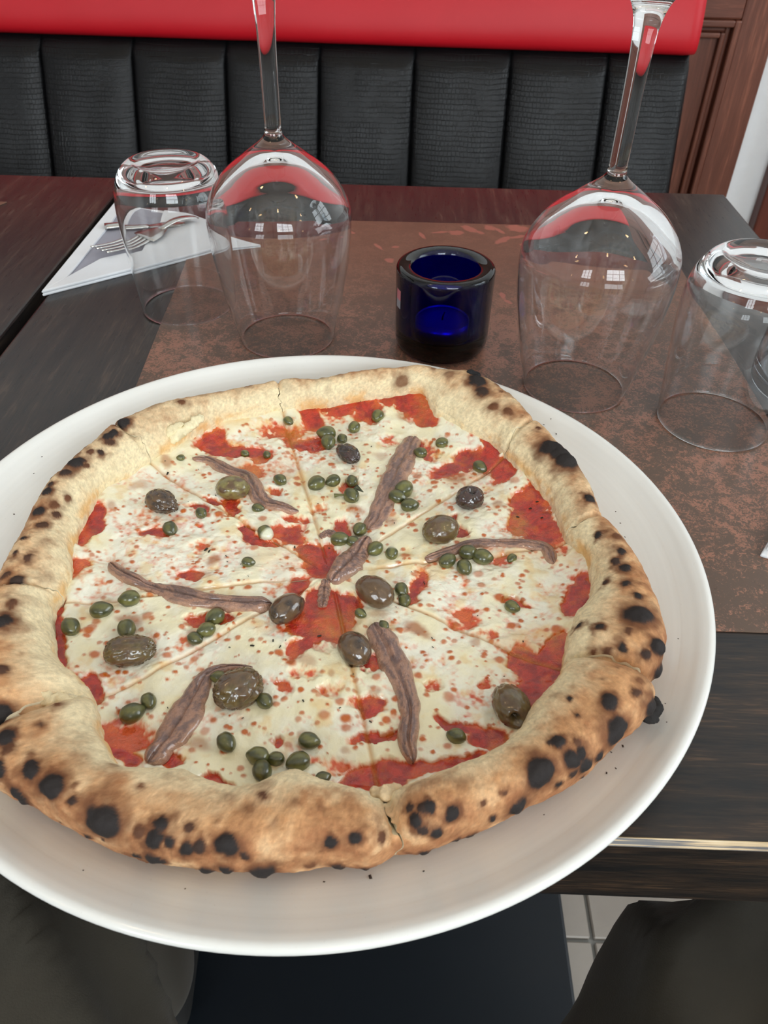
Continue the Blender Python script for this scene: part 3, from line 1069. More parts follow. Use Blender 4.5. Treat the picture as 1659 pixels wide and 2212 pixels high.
# dense sample of the crust surface to find where each photo position falls on it
_th, _al = np.meshgrid(np.linspace(-np.pi, np.pi, 1200), np.linspace(np.pi + 0.3, -0.9, 70), indexing='ij')
_r, _z = crust_point(_th, _al)
_x = OC[0] + _r * np.cos(_th); _y = OC[1] + _r * np.sin(_th)
_P = np.stack([_x, _y, _z + base_z(_x, _y)], -1).reshape(-1, 3)
_pp = proj(_P)
spots = []
for (px, py, pr, st) in CHAR:
    d = np.hypot(_pp[:, 0] - px, _pp[:, 1] - py)
    cand = np.where(d < max(6.0, d.min() + 2))[0]
    i = cand[np.argmin(_pp[cand, 2])]
    spots.append((*_P[i], pr * _pp[i, 2] / FPX, st))
rng = np.random.RandomState(7)
for k in range(260):      # small brown freckles
    i = rng.randint(len(_P))
    if _al.ravel()[i] > 2.2:
        continue
    spots.append((*_P[i], rng.uniform(0.0010, 0.0024), rng.uniform(0.15, 0.5) * (1 if _al.ravel()[i] < 1.6 else 0.5)))
spots = np.array(spots)


def char_field(P):
    """darkness 0..1 and blister height"""
    dark = np.zeros(len(P)); hi = np.zeros(len(P))
    wx = 0.0020 * fbm(P[:, 0] * 200, P[:, 1] * 200, P[:, 2] * 200, seed=71, octv=4)
    for (x, y, z, r, s) in spots:
        bb = np.where((np.abs(P[:, 0] - x) < 2.5 * r + 0.002) & (np.abs(P[:, 1] - y) < 2.5 * r + 0.002))[0]
        if not len(bb):
            continue
        d = np.sqrt(((P[bb] - (x, y, z)) ** 2).sum(1)) + wx[bb]
        k = s * sstep(1.45 * r, 0.72 * r, d)
        dark[bb] = np.maximum(dark[bb], k)
        halo = (0.44 * s + 0.05) * sstep(2.5 * r, 0.85 * r, d + 1.2 * wx[bb])
        dark[bb] = np.maximum(dark[bb], halo)
        hi[bb] = np.maximum(hi[bb], s * min(1.0, r / 0.005) * sstep(1.2 * r, 0.2 * r, d))
    return np.clip(dark, 0, 1), hi


CR_PALE, CR_GOLD, CR_BROWN, CR_CHAR = s2l(229, 212, 174), s2l(204, 154, 108), s2l(148, 94, 60), s2l(40, 35, 34)
CRUMB = s2l(232, 220, 190)


def crust_colour(P, al, th, dark):
    n = fbm(P[:, 0] * 90, P[:, 1] * 90, P[:, 2] * 90, seed=21, octv=4)
    n2 = fbm(P[:, 0] * 380, P[:, 1] * 380, P[:, 2] * 380, seed=25, octv=3)
    n3 = fbm(P[:, 0] * 1100, P[:, 1] * 1100, P[:, 2] * 1100, seed=29, octv=2)
    t = sstep(2.35, 1.25, al)            # inner slope pale, crown golden
    nearby = 0.62 + 0.38 * sstep(0.35, -0.6, np.sin(th))   # near half browner
    right = 0.10 * np.cos(th)
    g = np.clip(t * nearby + right * t + 0.42 * n + 0.18 * n2, 0, 1)[:, None]
    c = CR_PALE * (1 - g) + CR_GOLD * g
    b = (np.clip(0.55 * t * nearby * sstep(1.7, 0.3, al) + 0.95 * n + 0.45 * n2 - 0.10, 0, 0.85) * sstep(2.5, 1.7, al))[:, None]
    c = c * (1 - b) + CR_BROWN * b
    c = c * (1 + 0.26 * n3[:, None])
    # toasted orange where the cheese oil ran on the inner slope
    o = (sstep(2.5, 2.95, al) * sstep(-0.1, 0.5, n + 0.3 * n2) * 0.6)[:, None]
    c = c * (1 - o) + s2l(226, 168, 84) * o
    d1 = np.clip(dark / 0.5, 0, 1)[:, None]; d2 = np.clip((dark - 0.45) / 0.4, 0, 1)[:, None]
    c = c * (1 - d1) + (CR_BROWN * 0.55) * d1
    c = c * (1 - d2) + CR_CHAR * d2
    return np.clip(c, 0, 1)


# ---- sauce windows in the cheese: photo ellipses (x, y, rx, ry, degrees, strength)
SAUCE = [(672, 893, 20, 28, -20, .85), (735, 882, 42, 22, -10, .76), (790, 888, 30, 20, 10, .78), (838, 880, 20, 14, 0, .6), (888, 880, 34, 26, 20, 1.1), (925, 905, 26, 16, 30, 1.1), (850, 862, 20, 20, 10, .9), (500, 965, 70, 13, 6, 1.1), (455, 948, 25, 14, -20, .9), (560, 985, 25, 10, 0, .6),
         (655, 955, 44, 13, 8, 1.05), (625, 938, 16, 14, 0, .5), (975, 1005, 40, 15, -20, 1.1), (1010, 990, 30, 14, -10, .9), (1058, 990, 26, 24, 0, 1.0), (1048, 955, 13, 18, 0, 1.1), (1080, 1012, 22, 20, 40, 1.2), (1140, 1095, 36, 42, 20, 1.25), (1175, 1140, 40, 30, 35, 1.15), (1118, 1125, 20, 18, 0, .7),
         (205, 1128, 18, 42, 24, 1.2), (188, 1160, 16, 22, 24, 1.1), (135, 1310, 12, 34, 10, 1.2), (120, 1370, 18, 62, 6, 1.25), (122, 1428, 16, 26, 0, 1.2), (190, 1490, 14, 34, -25, 1.15), (262, 1636, 44, 22, 8, 1.2), (368, 1638, 22, 14, 0, .8), (470, 1690, 34, 12, 12, 1.0), (850, 1668, 105, 26, -10, 1.25), (815, 1692, 60, 20, 0, 1.2), (940, 1655, 50, 18, -22, 1.1), (1000, 1640, 40, 14, -20, .8),
         (975, 1560, 44, 11, 8, 1.0), (1045, 1585, 40, 22, 30, 1.15), (1150, 1495, 46, 34, -40, 1.0), (1175, 1440, 60, 40, -25, 1.25), (1210, 1400, 26, 40, 10, 1.1), (1130, 1420, 34, 28, 0, .8), (1245, 1305, 34, 34, -30, 1.15), (1262, 1275, 20, 24, 0, 1.0),
         (690, 1205, 34, 34, 0, 1.2), (668, 1185, 26, 18, 20, 1.0), (744, 1140, 18, 16, 0, .9), (555, 1165, 34, 12, 10, 1.0), (530, 1140, 16, 22, 0, .9), (620, 1150, 40, 20, 10, .72), (640, 1120, 24, 14, 0, .6), (430, 1095, 22, 8, 14, .9), (500, 1090, 16, 20, 20, .9), (470, 1080, 26, 8, 20, .7), (336, 1140, 22, 8, -14, .75), (412, 1237, 22, 9, -6, .9),
         (705, 1300, 44, 40, 0, 1.1), (755, 1300, 30, 26, 0, 1.0), (670, 1330, 46, 34, -20, 1.05), (700, 1360, 44, 30, 0, .9), (655, 1380, 44, 20, -40, .85), (725, 1330, 36, 34, 0, 1.0), (640, 1260, 26, 20, 0, .7), (800, 1425, 44, 15, 5, .9), (800, 1520, 38, 20, 12, 1.05), (815, 1588, 48, 10, -6, 1.0), (455, 1335, 44, 14, -4, .9), (430, 1345, 30, 12, 0, .8),
         (902, 1262, 13, 34, 14, .85), (890, 1290, 18, 16, 0, .7), (750, 1040, 16, 12, 0, .8), (1000, 1152, 16, 12, 0, 1.0), (985, 1120, 10, 10, 0, .7), (905, 960, 24, 12, 30, .7), (930, 978, 14, 18, 0, .7), (840, 950, 22, 12, 0, .5), (690, 1095, 26, 10, 0, .4), (1205, 1180, 22, 16, 0, .5), (1115, 1300, 30, 8, 10, .6), (340, 1275, 30, 8, 0, .5), (240, 1560, 40, 18, -20, .45), (1040, 1470, 20, 8, 0, .5), (930, 1470, 20, 10, 0, .6), (660, 1445, 34, 14, 0, .45), (610, 1480, 26, 12, 30, .45), (720, 1480, 20, 18, 0, .45), (600, 1600, 12, 10, 0, .7), (590, 1060, 16, 8, 0, .4), (1000, 1330, 44, 22, 0, .42), (1060, 1360, 40, 16, 0, .4), (880, 1560, 30, 16, 0, .3), (260, 1590, 50, 30, 0, .42), (170, 1225, 26, 22, 0, .5), (440, 1180, 22, 12, 0, .4), (600, 930, 50, 16, 0, .5), (540, 1010, 40, 12, 0, .4), (1015, 1555, 16, 10, 0, .5), (720, 1650, 60, 16, 0, .36), (390, 1590, 20, 14, 0, .4), (1090, 1210, 36, 10, 0, .35)]
AMBER = [(640, 935, 34, 14, 0, .9), (985, 1035, 26, 14, 0, .9), (1020, 1025, 26, 12, 0, .7), (1140, 1375, 46, 26, -20, 1.0), (1190, 1365, 34, 22, -10, .8), (740, 1350, 60, 30, 0, .7), (560, 1350, 40, 14, 0, .7), (610, 1200, 60, 30, 0, .5), (540, 1005, 44, 22, 10, .6), (620, 1010, 30, 30, 0, .5), (850, 840, 30, 20, 0, .7), (920, 880, 20, 30, 0, .6), (1130, 1190, 60, 14, 0, .5), (1235, 1215, 26, 30, 0, .5), (1120, 1130, 16, 22, 0, .8), (480, 920, 60, 14, -10, .6), (700, 850, 60, 12, -8, .5), (1090, 1600, 30, 14, -30, .6), (760, 1640, 40, 30, 0, .2)]
BROWN = [(903, 1360, 30, 12, 28, 1.0), (280, 1335, 26, 11, 18, .9), (457, 1208, 16, 9, -30, 1.0), (435, 1235, 30, 10, 0, .5), (875, 830, 20, 18, 0, 1.0), (358, 1000, 12, 14, 0, .8), (985, 1032, 18, 9, 0, .7), (430, 1605, 22, 14, 0, .7), (665, 1420, 20, 14, 30, .6), (420, 1375, 12, 18, 0, .6), (1025, 1385, 14, 10, 0, .7), (720, 1450, 10, 8, 0, .6), (772, 1100, 16, 12, 0, .8), (842, 1125, 14, 12, 0, .7), (550, 1055, 10, 8, 0, .6), (870, 905, 14, 9, 0, .6), (820, 980, 14, 9, 0, .5), (1075, 1088, 12, 9, 0, .7), (1040, 1085, 9, 7, 0, .5), (245, 1096, 9, 8, 0, .7), (300, 1050, 20, 8, -20, .6), (165, 1470, 10, 8, 0, .5), (650, 1580, 12, 9, 0, .5), (745, 1615, 12, 9, 0, .6), (810, 1490, 16, 10, 0, .6), (820, 1325, 20, 8, 0, .5)]


def ell(lst):
    out = []
    for (px, py, rx, ry, ang, st) in lst:
        c = at(px, py, ZT); a = math.radians(ang)
        u = at(px + rx * math.cos(a), py + rx * math.sin(a), ZT) - c
        v = at(px - ry * math.sin(a), py + ry * math.cos(a), ZT) - c
        out.append((c[0], c[1], np.linalg.inv(np.array([[u[0], v[0]], [u[1], v[1]]])), st, max(np.linalg.norm(u), np.linalg.norm(v))))
    return out


SA, AM, BR = ell(SAUCE), ell(AMBER), ell(BROWN)


def ell_field(lst, x, y, soft=0.5):
    f = np.zeros_like(x)
    for (cx, cy2, Mi, st, rm) in lst:
        bb = np.where((np.abs(x - cx) < 2.0 * rm) & (np.abs(y - cy2) < 2.0 * rm))
        dx, dy = x[bb] - cx, y[bb] - cy2
        d = np.sqrt((Mi[0, 0] * dx + Mi[0, 1] * dy) ** 2 + (Mi[1, 0] * dx + Mi[1, 1] * dy) ** 2)
        f[bb] = np.maximum(f[bb], st * sstep(1 + soft, 1 - soft, d))
    return f


def pizza_fields(x, y):
    wx = 0.0050 * fbm(x * 110, y * 110, seed=41, octv=5); wy = 0.0050 * fbm(x * 110 + 31, y * 110 + 7, seed=42, octv=5)
    s = ell_field(SA, x + wx, y + wy, 0.55)
    am = ell_field(AM, x + wx, y + wy, 0.6)
    br = ell_field(BR, x + 0.5 * wx, y + 0.5 * wy, 0.5)
    n = fbm(x * 62, y * 62, seed=51, octv=5)
    n2 = 0.75 * fbm(x * 260, y * 260, seed=55, octv=4) + 0.55 * fbm(x * 560, y * 560, seed=58, octv=2)
    ch = 0.88 + 0.34 * n + 0.30 * n2 - 0.98 * s - 0.10 * am
    # bubbles: small round toasted oil spots scattered over the cheese
    return s, am, br, ch, n, n2


bub = []
rb = np.random.RandomState(19)
for k in range(1150):
    t_ = rb.uniform(-np.pi, np.pi); q = math.sqrt(rb.uniform(0.0, 1.0)) * (float(R_IN(t_)) - 0.004)
    bub.append((OC[0] + q * math.cos(t_), OC[1] + q * math.sin(t_), rb.uniform(0.0005, 0.0015) * (1.9 if rb.rand() < 0.12 else 1), rb.uniform(0.55, 1.0)))


def bubbles(x, y):
    f = np.zeros_like(x)
    w = 0.0006 * fbm(x * 400, y * 400, seed=77, octv=2)
    for (bx, by, r, s) in bub:
        bb = np.where((np.abs(x - bx) < 2 * r) & (np.abs(y - by) < 2 * r))
        d = np.hypot((x[bb] - bx), (y[bb] - by) * 1.15) + w[bb]
        f[bb] = np.maximum(f[bb], s * sstep(1.25 * r, 0.55 * r, d))
    return f


def sauce_h(x, y, th, r):
    """height of the sauce surface above the plate"""
    n = fbm(x * 120, y * 120, seed=61, octv=2)
    ri = R_IN(th)
    rise = 0.0025 * sstep(ri - 0.018, ri, r)
    dc = near_cut(th) * r
    return TOP + 0.0008 * n + rise - 0.0012 * np.exp(-(dc / 0.0009) ** 2) * sstep(0.0, 0.02, r)


def cheese_h(x, y, th, r, ch, n2):
    k = np.clip((ch - 0.24 * n2 - 0.42) / 0.5, -0.6, 1.0)
    edge = np.clip((ch - 0.42) / 0.12, -1.0, 0.0)
    return sauce_h(x, y, th, r) + 0.0020 * k + 0.0012 * edge + 0.00016 * fbm(x * 330, y * 330, seed=66, octv=3)


CH_A, CH_B = s2l(237, 234, 216), s2l(236, 227, 190)
SA_RED, SA_DEEP, SA_ORG, OIL = s2l(190, 44, 24), s2l(150, 24, 16), s2l(214, 96, 34), s2l(214, 150, 60)


def colour_top(x, y, th, r, s, am, br, ch, n, n2, bb, cheese):
    if cheese:
        w = sstep(-0.4, 0.5, n)[:, None]
        c = CH_A * (1 - w) + CH_B * w
        n4 = fbm(x * 520, y * 520, seed=90, octv=3)
        thin = sstep(0.84, 0.48, ch + 0.22 * n4)[:, None]         # thin cheese lets the sauce through
        sel = sstep(-0.25, 0.3, fbm(x * 75 + 4, y * 75, seed=93, octv=3))[:, None]
        veil = s2l(224, 156, 132) * (1 - sel) + s2l(222, 130, 62) * sel
        c = c * (1 - 0.78 * thin) + veil * 0.78 * thin
        e = sstep(0.60, 0.44, ch + 0.10 * n4)[:, None]
        c = c * (1 - e) + s2l(206, 78, 34) * e
        oil = (np.clip(sstep(0.18, 0.62, fbm(x * 120 + 9, y * 120, seed=88, octv=4)) * 0.45, 0, 1))[:, None]
        c = c * (1 - oil) + s2l(226, 182, 92) * oil
    else:
        w = sstep(-0.35, 0.45, n2)[:, None]
        c = SA_RED * (1 - w) + SA_DEEP * w
        o = np.clip(sstep(0.80, 0.30, s) * 0.85 + 0.25 * n + 0.55 * sstep(0.0, 0.5, fbm(x * 170 + 3, y * 170, seed=97, octv=4)), 0, 1)[:, None]
        c = c * (1 - o) + SA_ORG * o
    a = (np.clip(am, 0, 1) * (0.55 if cheese else 0.7) * (0.7 + 0.5 * n2))[:, None]
    a = np.clip(a, 0, 1)
    c = c * (1 - a) + OIL * a
    b1 = np.clip(bb * (1.15 if cheese else 0.4), 0, 1)[:, None]
    c = c * (1 - b1) + s2l(188, 92, 12) * b1
    b2 = np.clip(br, 0, 1)[:, None] * 0.85
    c = c * (1 - b2) + s2l(164, 92, 34) * b2
    k = (np.exp(-(near_cut(th) * r / 0.0009) ** 2) * sstep(0.01, 0.03, r) * 0.5)[:, None]      # oily line along the knife cuts
    c = c * (1 - k) + s2l(200, 136, 60) * k
    return np.clip(c, 0, 1)


pizza = empty('pizza', (OC[0], OC[1], ZFL))
tag(pizza, 'whole wood-fired pizza with charred puffy crust, cut in eight, on the white plate', 'pizza')
PO = np.array([OC[0], OC[1], ZFL])
NTH = 1400
for si in range(8):
    a0, a1 = CUTS[si], CUTS[(si + 1) % 8]
    if a1 < a0:
        a1 += 2 * np.pi
    nth = max(30, int(NTH * (a1 - a0) / (2 * np.pi)))
    g = 0.00022 / 0.13
    th1 = np.linspace(a0 + g, a1 - g, nth)
    # --- crust and base of the slice
    al1 = np.linspace(np.pi + 0.55, -np.pi / 2, 84)
    TH, AL = np.meshgrid(th1, al1, indexing='ij')
    for (a_, ci) in ((a0, si), (a1, (si + 1) % 8)):      # the knife wandered through the crust
        wob = 0.016 * vnoise(AL * 1.4 + ci * 7.3, AL * 0, seed=101) + 0.006 * vnoise(AL * 5.5 + ci * 3.1, AL * 0, seed=102)
        TH = TH + wob * sstep(0.075, 0.0, np.abs(TH - a_)) * sstep(np.pi + 0.5, np.pi - 0.4, AL)
    r, z = crust_point(TH, AL)
    x = OC[0] + r * np.cos(TH); y = OC[1] + r * np.sin(TH)
    P = np.stack([x, y, z + base_z(x, y)], -1)
    nv = len(al1)
    # outward normals of the smooth form
    du = np.gradient(P, axis=0); dv = np.gradient(P, axis=1)
    N = np.cross(dv, du); N /= np.linalg.norm(N, axis=-1)[..., None] + 1e-12
    if (N[:, nv // 2, 2]).mean() < 0:
        N = -N
    F = P.reshape(-1, 3); NF = N.reshape(-1, 3)
    dark, hi = char_field(F)
    lump = 0.0011 * fbm(F[:, 0] * 70, F[:, 1] * 70, F[:, 2] * 70, seed=11, octv=3) + 0.00035 * fbm(F[:, 0] * 420, F[:, 1] * 420, F[:, 2] * 420, seed=12, octv=3)
    wrk = sstep(2.2, 2.9, AL.ravel()) * 0.0008 * fbm(F[:, 0] * 210, F[:, 1] * 210, F[:, 2] * 210, seed=14, octv=3)
    fade = sstep(-1.4, -0.7, AL.ravel())
    F2 = F + NF * ((lump + wrk + 0.0021 * hi) * fade)[:, None]
    ccol = crust_colour(F, AL.ravel(), TH.ravel(), dark)
    # underside towards the centre and the two cut faces (crust section + thin base)
    nb = 14
    quads = grid_faces(nth, nv, flip=True)
    tt = np.linspace(1, 0.002, nb)
    edge = F2.reshape(nth, nv, 3)[:, -1]
    bx_ = OC[0] + (edge[:, None, 0] - OC[0]) * tt[None]; by_ = OC[1] + (edge[:, None, 1] - OC[1]) * tt[None]
    under = np.stack([bx_, by_, base_z(bx_, by_) + 0.0003], -1).reshape(-1, 3)
    base = len(F2)
    uq = grid_faces(nth, nb, off=base, flip=True)
    parts_v, parts_q, parts_t, parts_c = [F2, under], [quads, uq], [], [ccol, np.tile(CRUMB * 0.8, (len(under), 1))]
    base += len(under)
    for end in (0, nth - 1):
        prof = F2[end * nv:(end + 1) * nv]
        cen = prof[:62].mean(0)[None]
        parts_v += [prof, cen]; parts_c += [np.tile(CRUMB, (nv + 1, 1))]
        tr_ = [(base + i, base + (i + 1) % nv, base + nv) for i in range(nv)]
        parts_t += tr_ if end == 0 else [t_[::-1] for t_ in tr_]
        base += nv + 1
        lo_ = under.reshape(nth, nb, 3)[end]
        hi_ = lo_.copy(); hi_[:, 2] += TOP - 0.0012
        parts_v += [lo_, hi_]; parts_c += [np.tile(CRUMB, (2 * nb, 1))]
        for i in range(nb - 1):
            qd = (base + i, base + i + 1, base + nb + i + 1, base + nb + i)
            parts_q.append(np.array([qd if end else qd[::-1]]))
        base += 2 * nb
    V = np.vstack(parts_v); cols = np.vstack(parts_c)
    sl = mesh_np('slice', V - PO, [np.vstack(parts_q), np.array(parts_t)], M['crust'], pizza, True, cols)
    # --- topping sheets: sauce, then cheese where it covers the sauce
    nr = 190
    rf = np.linspace(0.0, 1.0, nr) ** 0.85
    TH, RF = np.meshgrid(np.linspace(a0, a1, nth), rf, indexing='ij')
    nearness = sstep(-0.15, -0.85, np.sin(TH))
    r = 0.0006 + RF * (R_IN(TH) - 0.004 * nearness + 0.0050 - 0.0006)
    x = (OC[0] + r * np.cos(TH)).ravel(); y = (OC[1] + r * np.sin(TH)).ravel()
    thf, rfl = TH.ravel(), r.ravel()
    s, am, br, ch, n, n2 = pizza_fields(x, y)
    bbf = bubbles(x, y)
    zb_ = base_z(x, y)
    zs = zb_ + sauce_h(x, y, thf, rfl)
    quads = grid_faces(nth, nr, flip=False)
    cs = colour_top(x, y, thf, rfl, s, am, br, ch, n, n2, bbf, False)
    so = mesh_np('sauce', np.stack([x, y, zs], 1) - PO, quads, M['sauce'], sl, True, cs)
    zc = zb_ + cheese_h(x, y, thf, rfl, ch, n2) + 0.0003 * bbf
    keep = (ch[quads] > 0.30).any(1)
    cc = colour_top(x, y, thf, rfl, s, am, br, ch, n, n2, bbf, True)
    used = np.unique(quads[keep])
    remap = np.full(len(x), -1); remap[used] = np.arange(len(used))
    mesh_np('cheese', (np.stack([x, y, zc], 1) - PO)[used], remap[quads[keep]], M['cheese'], sl, True, cc[used])


def crust_lump(name, pts, rads, colour, seed, amp):
    '''lumpy strand of dough lying on the crust; pts: photo x, y and height over the plate'''
    C3 = []
    for (x, y, h) in pts:
        z = ZT
        for _ in range(6):
            p = at(x, y, z); z = float(base_z(p[0], p[1])) + h
        C3.append(p)
    N, n = 46, 16
    Cc = smooth_curve(C3, N)
    Tn = np.gradient(Cc, axis=0); Tn /= np.linalg.norm(Tn, axis=1)[:, None]
    S = np.cross(Tn, np.array([0.05, 0.1, 1.0])); S /= np.linalg.norm(S, axis=1)[:, None]
    B = np.cross(S, Tn)
    a = np.arange(n) / n * 2 * np.pi
    t = np.linspace(0, 1, N)
    R = np.interp(t, np.linspace(0, 1, len(rads)), rads) * np.sqrt(np.clip(1 - (2 * t - 1) ** 6, 0.01, 1))
    V = Cc[:, None] + R[:, None, None] * (np.cos(a)[None, :, None] * S[:, None] + 0.75 * np.sin(a)[None, :, None] * B[:, None])
    V = V.reshape(-1, 3)
    f = fbm(V[:, 0] * 420, V[:, 1] * 420, V[:, 2] * 420, seed=seed, octv=3)
    cen = np.repeat(Cc, n, 0)
    d = (V - cen); d /= np.linalg.norm(d, axis=1)[:, None] + 1e-9
    V = V + d * (f * amp)[:, None]
    V = np.vstack([V, Cc[0], Cc[-1]])
    q = [(i * n + k, i * n + (k + 1) % n, (i + 1) * n + (k + 1) % n, (i + 1) * n + k) for i in range(N - 1) for k in range(n)]
    t3 = [((k + 1) % n, k, N * n) for k in range(n)] + [((N - 1) * n + k, (N - 1) * n + (k + 1) % n, N * n + 1) for k in range(n)]
    col = np.array(colour)[None] * (1 + 0.22 * np.r_[f, 0, 0])[:, None]
    return mesh_np(name, V - PO, [q, t3], M['crust'], pizza, True, col)


o = crust_lump('torn_crumb', [(1268, 1452, 0.020), (1310, 1456, 0.022), (1350, 1460, 0.020), (1388, 1470, 0.015)], [0.0022, 0.0030, 0.0024, 0.0026], s2l(226, 222, 206), 1, 0.0022)
o['label'] = 'ragged white torn bread crumb'
crust_lump('torn_crumb', [(800, 1706, 0.018), (830, 1716, 0.0185), (848, 1708, 0.018), (872, 1700, 0.017)], [0.0014, 0.0028, 0.0026, 0.0014], s2l(222, 198, 160), 2, 0.0016)
crust_lump('torn_crumb', [(182, 1545, 0.014), (160, 1530, 0.018), (115, 1512, 0.0195), (50, 1500, 0.0195)], [0.0022, 0.0034, 0.0030, 0.0020], s2l(226, 208, 168), 3, 0.0022)
crust_lump('dough_fold', [(362, 962, 0.0120), (378, 942, 0.0170), (402, 926, 0.0195), (420, 912, 0.0215), (440, 897, 0.0235)], [0.0026, 0.0044, 0.0036, 0.0032, 0.0020], s2l(234, 222, 184), 4, 0.0020)
crust_lump('dough_fold', [(352, 945, 0.017), (372, 928, 0.0205), (398, 915, 0.0225)], [0.0018, 0.0032, 0.0018], s2l(230, 216, 176), 5, 0.0016)
crust_lump('char_flake', [(1416, 1505, 0.006), (1408, 1535, 0.006), (1392, 1560, 0.006)], [0.0018, 0.0042, 0.0022], s2l(34, 31, 30), 6, 0.0018)
crust_lump('char_flake', [(1008, 802, 0.017), (1030, 815, 0.015), (1048, 832, 0.013)], [0.0020, 0.0036, 0.0020], s2l(34, 34, 36), 7, 0.0012)


def top_z(x, y):
    th, r = polar(np.array([x, y]))
    X, Y = np.array([x]), np.array([y])
    s, am, br, ch, n, n2 = pizza_fields(X, Y)
    zs = sauce_h(X, Y, np.array([th]), np.array([r])); zc = cheese_h(X, Y, np.array([th]), np.array([r]), ch, n2)
    return float(base_z(x, y) + max(zs[0], zc[0]))


def on_pizza(px, py, lift=0.0):
    z = ZT
    for _ in range(4):
        p = at(px, py, z + lift)
        z = top_z(p[0], p[1])
    return np.array([p[0], p[1], z])


# ------------------------------------------------------------------ olives
OLV = {'brown': s2l(92, 70, 48), 'green': s2l(128, 118, 70), 'olive': s2l(100, 84, 48), 'purple': s2l(66, 46, 44), 'dark': s2l(52, 40, 32)}


def olive(px, py, a_px, b_px, ang, tone, wrinkle, label, hole=None, tip=None, seed=0, mixc=None):
    """a_px, b_px: half axes in the photo; ang: direction of the long axis in the photo, degrees clockwise"""
    g = on_pizza(px, py, 0.005)
    k = proj(g)[0][2] / FPX
    a = a_px * k; b = b_px * k * 1.04
    h = b * 0.92
    t = math.radians(ang)
    e = at(px + 30 * math.cos(t), py + 30 * math.sin(t), g[2]) - at(px, py, g[2])
    wa = math.atan2(e[1], e[0])
    nu, nv = 56, 36
    u = np.arange(nu) / nu * 2 * np.pi; v = np.linspace(0, np.pi, nv)
    U, Vv = np.meshgrid(u, v, indexing='ij')
    X = np.cos(Vv); Y = np.sin(Vv) * np.cos(U); Z = np.sin(Vv) * np.sin(U)
    if tip:
        X = np.where(X > 0, X + tip * np.clip(X, 0, 1) ** 8, X)
    d = np.stack([X, Y, Z], -1).reshape(-1, 3)
    w = fbm(d[:, 0] * 2.2 + seed, d[:, 1] * 2.2, d[:, 2] * 2.2, seed=seed, octv=2)
    wq = 0.35 * fbm(d[:, 0] * 3 + 5, d[:, 1] * 3 + seed, d[:, 2] * 3, seed=seed + 31, octv=2)
    wr = 1 - np.abs(fbm(d[:, 0] * 1.7 + seed + wq, d[:, 1] * 3.4 + wq, d[:, 2] * 3.4 - wq, seed=seed + 3, octv=4)) * 2.6
    rad = 1 + 0.05 * w - wrinkle * 0.11 * sstep(0.2, 0.95, wr) + wrinkle * 0.06 * fbm(d[:, 0] * 1.3 + seed, d[:, 1] * 1.3, d[:, 2] * 1.3, seed=seed + 50, octv=1)
    if hole is not None:
        hv = np.array(hole, float); hv /= np.linalg.norm(hv)
        q = np.arccos(np.clip(d @ hv, -1, 1))
        rad = rad - 0.42 * sstep(0.42, 0.16, q)
    Pt = d * rad[:, None] * np.array([a, b, h])
    Pt[:, 2] = np.maximum(Pt[:, 2], -0.62 * h)
    c, s = math.cos(wa), math.sin(wa)
    Pt = np.stack([Pt[:, 0] * c - Pt[:, 1] * s, Pt[:, 0] * s + Pt[:, 1] * c, Pt[:, 2] + 0.52 * h], 1)
    col = OLV[tone]; c2 = OLV[mixc] if mixc else col * 0.6
    f = sstep(-0.3, 0.4, fbm(d[:, 0] * 2.5, d[:, 1] * 2.5 + seed, d[:, 2] * 2.5, seed=seed + 9, octv=3))[:, None]
    cc = col * (1 - f) + c2 * f
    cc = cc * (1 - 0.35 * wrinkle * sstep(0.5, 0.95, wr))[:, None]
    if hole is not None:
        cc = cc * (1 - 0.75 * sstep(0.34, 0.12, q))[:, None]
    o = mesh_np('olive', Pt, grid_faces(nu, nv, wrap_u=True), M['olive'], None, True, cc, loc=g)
    tag(o, label, 'olive', 'olives on the pizza')
    return o


olive(347, 1078, 37, 27, 20, 'brown', 0.9, 'dark wrinkled olive with a raised pointed corner, in the upper left slice near the crust', tip=0.25, seed=1, mixc='dark')
olive(502, 1050, 37, 27, 0, 'green', 0.15, 'smooth pale green olive tucked against the upper left anchovy', seed=2, mixc='brown')
olive(753, 972, 33, 20, 35, 'dark', 1.0, 'small shrivelled dark olive next to the caper pair near the top crust', seed=3, mixc='purple', hole=(-0.8, 0.1, 0.7))
olive(1016, 1070, 32, 27, -10, 'purple', 0.5, 'dark purple olive with a dimpled pit hole, upper right by the lone caper', seed=4, mixc='dark', hole=(0.1, -0.1, 1))
olive(952, 1140, 42, 32, -12, 'brown', 0.35, 'greenish brown olive above the right curved anchovy', seed=5, mixc='olive')
olive(810, 1273, 47, 33, 30, 'brown', 0.15, 'smooth oval brown olive just right of the pizza centre', seed=6, mixc='brown')
olive(618, 1308, 44, 30, -35, 'brown', 0.2, 'brown olive at the inner end of the left anchovy, near the centre', seed=7, mixc='dark')
olive(280, 1400, 57, 36, -6, 'brown', 0.9, 'large wrinkled olive on the left slice, below the row of capers', seed=8, mixc='olive')
olive(514, 1484, 55, 44, -25, 'brown', 1.0, 'largest wrinkled olive resting at the bend of the lower left anchovy', seed=9, mixc='olive')
olive(766, 1395, 44, 33, 55, 'brown', 0.15, 'smooth brown olive left of the top of the lower anchovy', seed=10, mixc='dark')
olive(1106, 1520, 55, 38, 65, 'brown', 0.5, 'olive with an open pit hole and torn flap, lower right by the crust', seed=11, mixc='olive', hole=(0.85, -0.25, 0.45))

